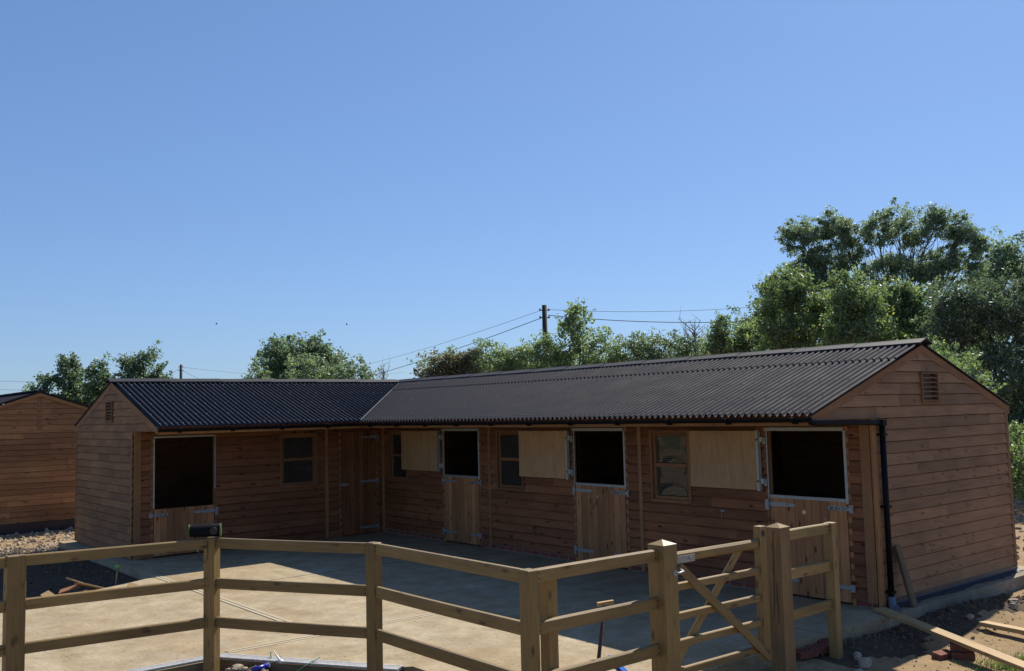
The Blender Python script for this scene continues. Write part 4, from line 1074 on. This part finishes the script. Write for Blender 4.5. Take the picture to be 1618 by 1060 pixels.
def tree(name, label, cat, base, blobs, mat, leaf=.14, per=26, dens=1.0, clump=.42, trunk=.2, seed=0, limbs=26, fork=.35, group=None, aspect=.55, droop=0, hollow=.45):
    """blobs: (centre xyz, radii xyz)"""
    r = np.random.default_rng(seed); base = np.array(base, float)
    root = empty(name, tuple(base), label, cat, group)
    cen = []; rd_ = []
    WV = [(r.normal(size=3)*1.5/max(.8, clump*2.6), r.uniform(0, 6.28)) for _ in range(4)]
    for c, ra in blobs:
        c = np.array(c); ra = np.array(ra)
        n = int(dens*14*(ra[0]*ra[1]*ra[2])**(2/3)/(clump**2))+4
        p = r.normal(size=(n, 3)); p /= np.linalg.norm(p, axis=1)[:, None]; p *= (hollow+(1-hollow)*r.random(n)**.5)[:, None]
        q = c+p*ra; nn = np.zeros(len(q)); n3 = np.zeros(len(q)); q = q-base
        for kv, ph in WV: nn += np.sin(q@kv+ph); n3 += np.sin(q@(kv*2.3)+ph*2)
        q = c+p*ra*(1+.14*nn+.07*n3)[:, None]; q = q[(n3+.6*nn < 2.0) & (q[:, 2] > base[2]+.15)]
        if not len(q): q = np.array([c])
        cen.append(q); rd_.append(clump*r.uniform(.4, 1.35, len(q)))
    cen = np.vstack(cen); rd_ = np.concatenate(rd_)
    V, tone, tint = leaves(cen, rd_, per, leaf, r, aspect, droop)
    # loose sprigs that break the outline
    kk = r.choice(len(cen), max(3, len(cen)//3)); mid = np.mean([np.array(b_[0]) for b_ in blobs], 0)
    out = cen[kk]-mid; out /= np.linalg.norm(out, axis=1)[:, None]; out[:, 2] = np.abs(out[:, 2])*.6+.3
    V2, t2, ti2 = leaves(cen[kk]+out*rd_[kk][:, None]*1.2, rd_[kk]*.55, max(6, per//3), leaf, r, aspect, droop)
    V = np.vstack([V, V2]); tone = np.concatenate([tone, t2]); tint = np.concatenate([tint, ti2])
    me = bpy.data.meshes.new('crown'); n = len(V); f = n//4
    me.vertices.add(n); me.vertices.foreach_set('co', (V-base).astype(np.float32).ravel())
    me.loops.add(n); me.loops.foreach_set('vertex_index', np.arange(n, dtype=np.int32))
    me.polygons.add(f); me.polygons.foreach_set('loop_start', np.arange(0, n, 4, dtype=np.int32)); me.polygons.foreach_set('loop_total', np.full(f, 4, np.int32))
    me.materials.append(L[mat])
    for nm, a_ in (('tone', tone), ('tint', tint)):
        q = me.attributes.new(nm, 'FLOAT', 'FACE'); q.data.foreach_set('value', a_.astype(np.float32))
    me.update(calc_edges=True); o = bpy.data.objects.new('crown', me); COL.objects.link(o); o.parent = root
    # trunk and limbs
    b = MB(); top = cen.mean(0); lowz = cen[:, 2].min()
    fk = base+(top-base)*np.array([.35, .35, 0]); fk[2] = base[2]+max(.4, (top[2]-base[2])*fork)
    wob = lambda s: r.normal(size=3)*s
    b.tube([base-[0, 0, .3], base*.6+fk*.4+wob(trunk*.3), fk], [trunk*1.25, trunk, trunk*.85], 9)
    ends = []
    for c, ra in blobs:
        e = np.array(c)-np.array([0, 0, ra[2]*.25]); mid_ = (fk+e)/2+wob(.12*np.linalg.norm(e-fk)**.5)
        rr0 = trunk*.45; b.tube([fk, fk*.6+mid_*.4+wob(.05), mid_, e], [rr0, rr0*.8, rr0*.6, rr0*.3], 7); ends.append((mid_, e, rr0))
    for k_ in r.choice(len(cen), min(len(cen), limbs)):
        c = cen[k_]; best = min(ends, key=lambda q: np.linalg.norm(q[1]-c)); t = r.uniform(.1, .9); s = best[0]*(1-t)+best[1]*t
        m_ = (s+c)/2+wob(.1*np.linalg.norm(c-s)); b.tube([s, m_, c], [best[2]*.30, best[2]*.18, best[2]*.06], 5, cap=False)
    b.build('trunk', 'bark', root)
    return root
def blob(u0, v0, u1, v1, t, thick=None, dt=0):
    """crown lobe as surveyed from the photo: bounding box in photo pixels at distance t"""
    c = at((u0+u1)/2, (v0+v1)/2, t+dt); k_ = (t+dt)/FPX; rx = (u1-u0)/2*k_; rz = (v1-v0)/2*k_
    ry = thick or max(rx*.8, rz*.7)
    return (tuple(c), (max(rx, ry*.8), max(rx, ry)*.9 if thick is None else ry, rz))
def gbase(u, t):
    p = at(u, 640, t); return (p[0], p[1], -.2)
GB = 640
# left pair
T = 52
tree('broadleaf_tree', 'bushy dark green tree above the left stable gable, lower and wider of the pair', 'tree', gbase(100, T), [blob(62, 585, 112, 650, T), blob(88, 560, 130, 620, T), blob(110, 580, 150, 650, T), blob(134, 564, 176, 640, T, dt=-1), blob(90, 600, 160, 680, T)], 'deep', .17, 30, 1.0, .42, .2, 1)
tree('broadleaf_tree', 'dark rounded tree overlapping its wider neighbour, directly over the left roof gable tip', 'tree', gbase(215, T+6), [blob(180, 562, 226, 640, T+6), blob(206, 554, 256, 606, T+6), blob(196, 580, 250, 650, T+6), blob(240, 582, 268, 630, T+6)], 'deep', .17, 30, 1.0, .42, .2, 2)
tree('shrub', 'tiny pale shrub top at the far left over the background stable roof', 'shrub', gbase(44, 60), [blob(34, 612, 52, 650, 60)], 'willow', .16, 16, .6, .4, .08, 3)
# centre left big rounded tree
T = 75
tree('broadleaf_tree', 'large domed green tree standing behind the left stable ridge', 'tree', gbase(470, T), [blob(408, 540, 470, 610, T), blob(430, 528, 508, 590, T), blob(470, 536, 530, 610, T), blob(500, 552, 550, 620, T), blob(410, 560, 540, 640, T, dt=2)], 'deep', .24, 34, 1.3, .6, .35, 4)
tree('shrub', 'low olive bush spreading right of the large domed tree', 'shrub', gbase(570, T-12), [blob(536, 572, 602, 640, T-12), blob(500, 566, 560, 630, T-12), blob(450, 562, 520, 625, T-14)], 'grey', .2, 26, 1.0, .5, .15, 5)
tree('shrub', 'low olive bush at the left foot of the large domed tree', 'shrub', gbase(405, T-10), [blob(390, 578, 425, 630, T-10)], 'grey', .2, 24, 1.0, .45, .15, 6)
# hedge line behind the long roof
T = 42
tree('shrub', 'reddish-brown leaved bush at the left end of the hedge line', 'shrub', gbase(705, T), [blob(660, 562, 706, 620, T), blob(684, 546, 742, 610, T), blob(720, 545, 762, 610, T)], 'copper', .13, 30, 1.3, .34, .12, 7)
tree('willow', 'yellow-green feathery willow next to the reddish-brown bush', 'tree', gbase(790, T), [blob(752, 532, 786, 606, T), blob(774, 544, 816, 606, T), blob(800, 548, 830, 600, T)], 'willow', .16, 26, 1.1, .30, .1, 8, aspect=.3, droop=.3)
tree('willow', 'yellow-green feathery willow growing around the foot of the tall utility pole', 'tree', gbase(850, T), [blob(822, 534, 850, 600, T), blob(846, 520, 880, 600, T), blob(860, 545, 900, 600, T)], 'willow', .16, 26, 1.1, .30, .1, 9, aspect=.3, droop=.3)
tree('broadleaf_tree', 'slender light-green tree rising above the hedge just right of the pole', 'tree', gbase(905, T), [blob(893, 476, 938, 520, T), blob(882, 500, 915, 560, T), blob(905, 515, 945, 560, T), blob(880, 545, 950, 610, T)], 'willow', .14, 22, .9, .30, .12, 10, fork=.5)
tree('shrub', 'pale feathery shrub between the slender tree and the grey-green hedge', 'shrub', gbase(960, T), [blob(935, 535, 985, 600, T), blob(945, 522, 972, 570, T)], 'willow', .15, 24, 1.0, .3, .1, 11, aspect=.35)
tree('hedge', 'low continuous mixed hedge running behind the long roof', 'hedge', gbase(880, 46), [blob(u_-34, 566+(u_-700)*-.028, u_+34, 640, 46, 1.6) for u_ in range(712, 1240, 45)], 'grey', .13, 30, .9, .36, .1, 31)
tree('shrub', 'grey-green hawthorn bush, left of two below the overhead wires', 'shrub', gbase(1010, T), [blob(978, 534, 1035, 600, T), blob(1000, 527, 1050, 590, T)], 'grey', .12, 30, 1.2, .34, .1, 12)
tree('shrub', 'grey-green hawthorn bush, right of two beside the dead twiggy tree', 'shrub', gbase(1075, T), [blob(1040, 528, 1090, 590, T), blob(1068, 534, 1122, 590, T)], 'grey', .12, 30, 1.2, .34, .1, 13)
def bare(u, v0, v1, t, wpx, seed, label):
    r = np.random.default_rng(seed); b = MB(); g = np.array(gbase(u, t)); top = at(u, v0, t); base_ = at(u, v1, t)
    k_ = t/FPX; b.tube([g, base_, (base_+top)/2, top], [.07, .05, .03, .008], 6)
    for _ in range(16):
        s = base_+(top-base_)*r.uniform(-.2, .8); e = s+_r2*r.uniform(-1, 1)*wpx*k_+np.array([0, 0, 1])*r.uniform(.3, .7)*(v1-v0)*k_+r.normal(size=3)*.15
        m_ = (s+e)/2+r.normal(size=3)*.06; b.tube([s, m_, e], [.022, .014, .005], 5)
        for _ in range(3):
            s2_ = m_+(e-m_)*r.random(); e2 = s2_+r.normal(size=3)*.28+[0, 0, .2]; b.tube([s2_, e2], [.009, .004], 4)
    rt = empty('bare_tree', tuple(g), label, 'tree'); b.build('trunk', 'twig', rt)
bare(1098, 506, 545, 42, 22, 1, 'dead leafless tree poking above the hedge below the wires')
bare(606, 584, 603, 60, 14, 2, 'small leafless twiggy tree over the roof valley')
# right-hand mass
T = 36
tree('broadleaf_tree', 'bright green bushy tree at the left shoulder of the right-hand wood', 'tree', gbase(1160, T), [blob(1112, 520, 1165, 580, T), blob(1122, 496, 1155, 560, T), blob(1150, 510, 1215, 590, T), blob(1170, 500, 1210, 560, T)], 'syc', .10, 34, 1.2, .28, .10, 14)
T = 44
tree('ash_tree', 'tall open-crowned ash tree with sky gaps above the right gable', 'tree', gbase(1400, T),
 [blob(1228, 345, 1300, 402, T), blob(1280, 336, 1352, 400, T), blob(1252, 385, 1330, 440, T), blob(1202, 424, 1250, 470, T), blob(1225, 410, 1290, 460, T), blob(1330, 372, 1372, 420, T),
  blob(1356, 336, 1420, 392, T), blob(1385, 324, 1452, 370, T), blob(1420, 350, 1470, 410, T), blob(1370, 400, 1440, 450, T),
  blob(1452, 322, 1505, 375, T), blob(1490, 335, 1535, 400, T), blob(1520, 355, 1564, 410, T), blob(1460, 385, 1530, 450, T), blob(1198, 430, 1238, 478, T), blob(1210, 470, 1250, 512, T), blob(1310, 345, 1350, 390, T), blob(1300, 400, 1345, 440, T), blob(1345, 410, 1400, 470, T), blob(1425, 400, 1490, 462, T), blob(1255, 425, 1330, 470, T), blob(1500, 395, 1560, 450, T)], 'ash', .10, 52, .62, .24, .15, 15, limbs=240, fork=.30, hollow=.0)
T = 40
tree('broadleaf_tree', 'dark tree crown at the right frame edge behind the ash', 'tree', gbase(1600, T+8), [blob(1556, 388, 1606, 450, T+8), blob(1572, 378, 1650, 450, T+8), blob(1530, 410, 1600, 480, T+8), blob(1600, 400, 1720, 520, T+8)], 'ash', .15, 36, 1.4, .5, .3, 16)
T = 33
tree('broadleaf_tree', 'broad dark tree mass behind the sycamores under the ash', 'tree', gbase(1380, 50), [blob(u_-50, 470, u_+50, 600, 50, 2.0) for u_ in range(1210, 1620, 70)], 'deep', .15, 34, .9, .42, .25, 32)
tree('sycamore', 'leafy green sycamore standing left in front of the tall ash', 'tree', gbase(1240, T), [blob(1200, 440, 1262, 520, T), blob(1215, 425, 1290, 500, T), blob(1190, 480, 1300, 580, T), blob(1270, 450, 1320, 530, T)], 'syc', .105, 38, 1.2, .29, .14, 17, hollow=.3)
tree('sycamore', 'yellow-green sycamore in the middle in front of the tall ash', 'tree', gbase(1350, T-2), [blob(1305, 428, 1375, 510, T-2), blob(1330, 455, 1400, 540, T-2), blob(1290, 480, 1420, 590, T-2)], 'syc', .105, 38, 1.2, .29, .14, 18, hollow=.3)
tree('sycamore', 'green sycamore just left above the right gable apex', 'tree', gbase(1430, T-1), [blob(1385, 432, 1450, 510, T-1), blob(1420, 450, 1490, 530, T-1), blob(1390, 480, 1500, 590, T-1)], 'syc', .105, 38, 1.2, .29, .14, 19, hollow=.3)
T = 27
tree('willow', 'big dense dark-green willow filling the right edge beyond the gable', 'tree', gbase(1580, T), [blob(1470, 455, 1560, 560, T), blob(1500, 440, 1610, 530, T), blob(1570, 430, 1680, 540, T), blob(1490, 520, 1640, 660, T), blob(1540, 600, 1700, 780, T), blob(1640, 480, 1760, 700, T)], 'dark', .10, 46, 1.5, .29, .2, 20, aspect=.4, droop=.3, hollow=.5)
tree('shrub', 'small yellow-green shrub touching the right barge board of the gable', 'shrub', gbase(1500, 20), [blob(1462, 548, 1500, 605, 20, .8), blob(1490, 580, 1530, 650, 20, .8), blob(1475, 600, 1530, 700, 20, .8)], 'syc', .09, 28, 1.1, .22, .06, 21)
tree('shrub', 'bright green low shrub beyond the far corner of the right gable', 'shrub', gbase(1620, 21), [blob(1590, 680, 1650, 760, 21, .8), blob(1600, 730, 1680, 800, 21, .8)], 'syc', .09, 26, 1.0, .2, .05, 22)
tree('hedge', 'dark hedge bottom behind the far corner of the right gable', 'hedge', gbase(1640, 25), [blob(1560, 690, 1680, 800, 25, 1.2), blob(1650, 640, 1780, 800, 25, 1.4)], 'deep', .11, 34, 1.4, .3, .1, 23)

# ------------------------------------------------------------------ poles, wires, birds
def wood_pole(u, vtop, t, label, r0=.14, arm=False):
    p = at(u, vtop, t); rt = empty('utility_pole', (p[0], p[1], -.2), label, 'pole')
    MB().tube([(p[0], p[1], -.3), (p[0], p[1], p[2])], [r0*1.25, r0*.85], 12).build('pole', 'pole', rt)
    for k_, dz in enumerate((.25, .62)):
        b = MB(); q = np.array([p[0], p[1], p[2]-dz]); b.tube([q-_r2*.22, q+_r2*.22], .03, 6); b.build('bracket', 'pole', rt)
        for s in (-1, 1): MB().tube([q+_r2*.22*s-[0, 0, .03], q+_r2*.22*s+[0, 0, .09]], [.045, .03], 8).build('insulator', 'insul', rt)
    return p
wood_pole(860, 482, 46, 'tall dark wooden utility pole rising behind the long stable roof')
wood_pole(286, 576, 95, 'short-looking distant utility pole over the left stable ridge', .15)
def wire(a, c, sag, rad, label, grp='overhead wires'):
    a = np.array(a); c = np.array(c); pts = [a*(1-k_/14)+c*(k_/14)-np.array([0, 0, sag*4*(k_/14)*(1-k_/14)]) for k_ in range(15)]
    MB().tube(pts, rad, 5).build('overhead_wire', 'wire', None, label=label, cat='wire', group=grp)
wire(at(856, 490, 46), at(430, 596, 120), .9, .010, 'upper thin overhead wire descending left from the tall pole')
wire(at(856, 502, 46), at(400, 626, 105), .9, .018, 'lower thick overhead wire descending left from the tall pole')
wire(at(866, 489, 46), at(1330, 470, 48), .35, .010, 'upper overhead wire running right from the tall pole')
wire(at(866, 498, 46), at(1330, 498, 44), .35, .018, 'lower overhead wire running right from the tall pole')
wire(at(288, 580, 95), at(640, 588, 130), .8, .012, 'upper wire running right from the distant pole')
wire(at(288, 585, 95), at(420, 620, 120), .8, .014, 'lower wire sloping right from the distant pole')
wire(at(284, 582, 95), at(150, 640, 110), .5, .012, 'wire sloping down left from the distant pole')
wire(at(-120, 597, 110), at(230, 601, 110), .3, .014, 'upper faint level wire crossing the left edge of the sky')
wire(at(-120, 610, 110), at(230, 615, 110), .3, .014, 'lower faint level wire crossing the left edge of the sky')
for u, v, lb in ((342, 512, 'tiny bird in the sky above the left stable ridge'), (548, 513, 'tiny bird in the sky above the large domed tree')):
    c = at(u, v, 70); b = MB()
    b.tube([c-_r2*.07, c, c+_r2*.08], [.01, .035, .008], 6)
    for s in (-1, 1):
        e = c+_u2*.12+_fw*.12*s; b.face([c-_r2*.03, c+_r2*.03, e+_r2*.01, e-_r2*.02], [(0, 0)]*4); b.face([c-_r2*.03-[0, 0, .006], e-_r2*.02-[0, 0, .006], e+_r2*.01-[0, 0, .006], c+_r2*.03-[0, 0, .006]], [(0, 0)]*4)
    b.build('bird', 'bird', None, label=lb, cat='bird')
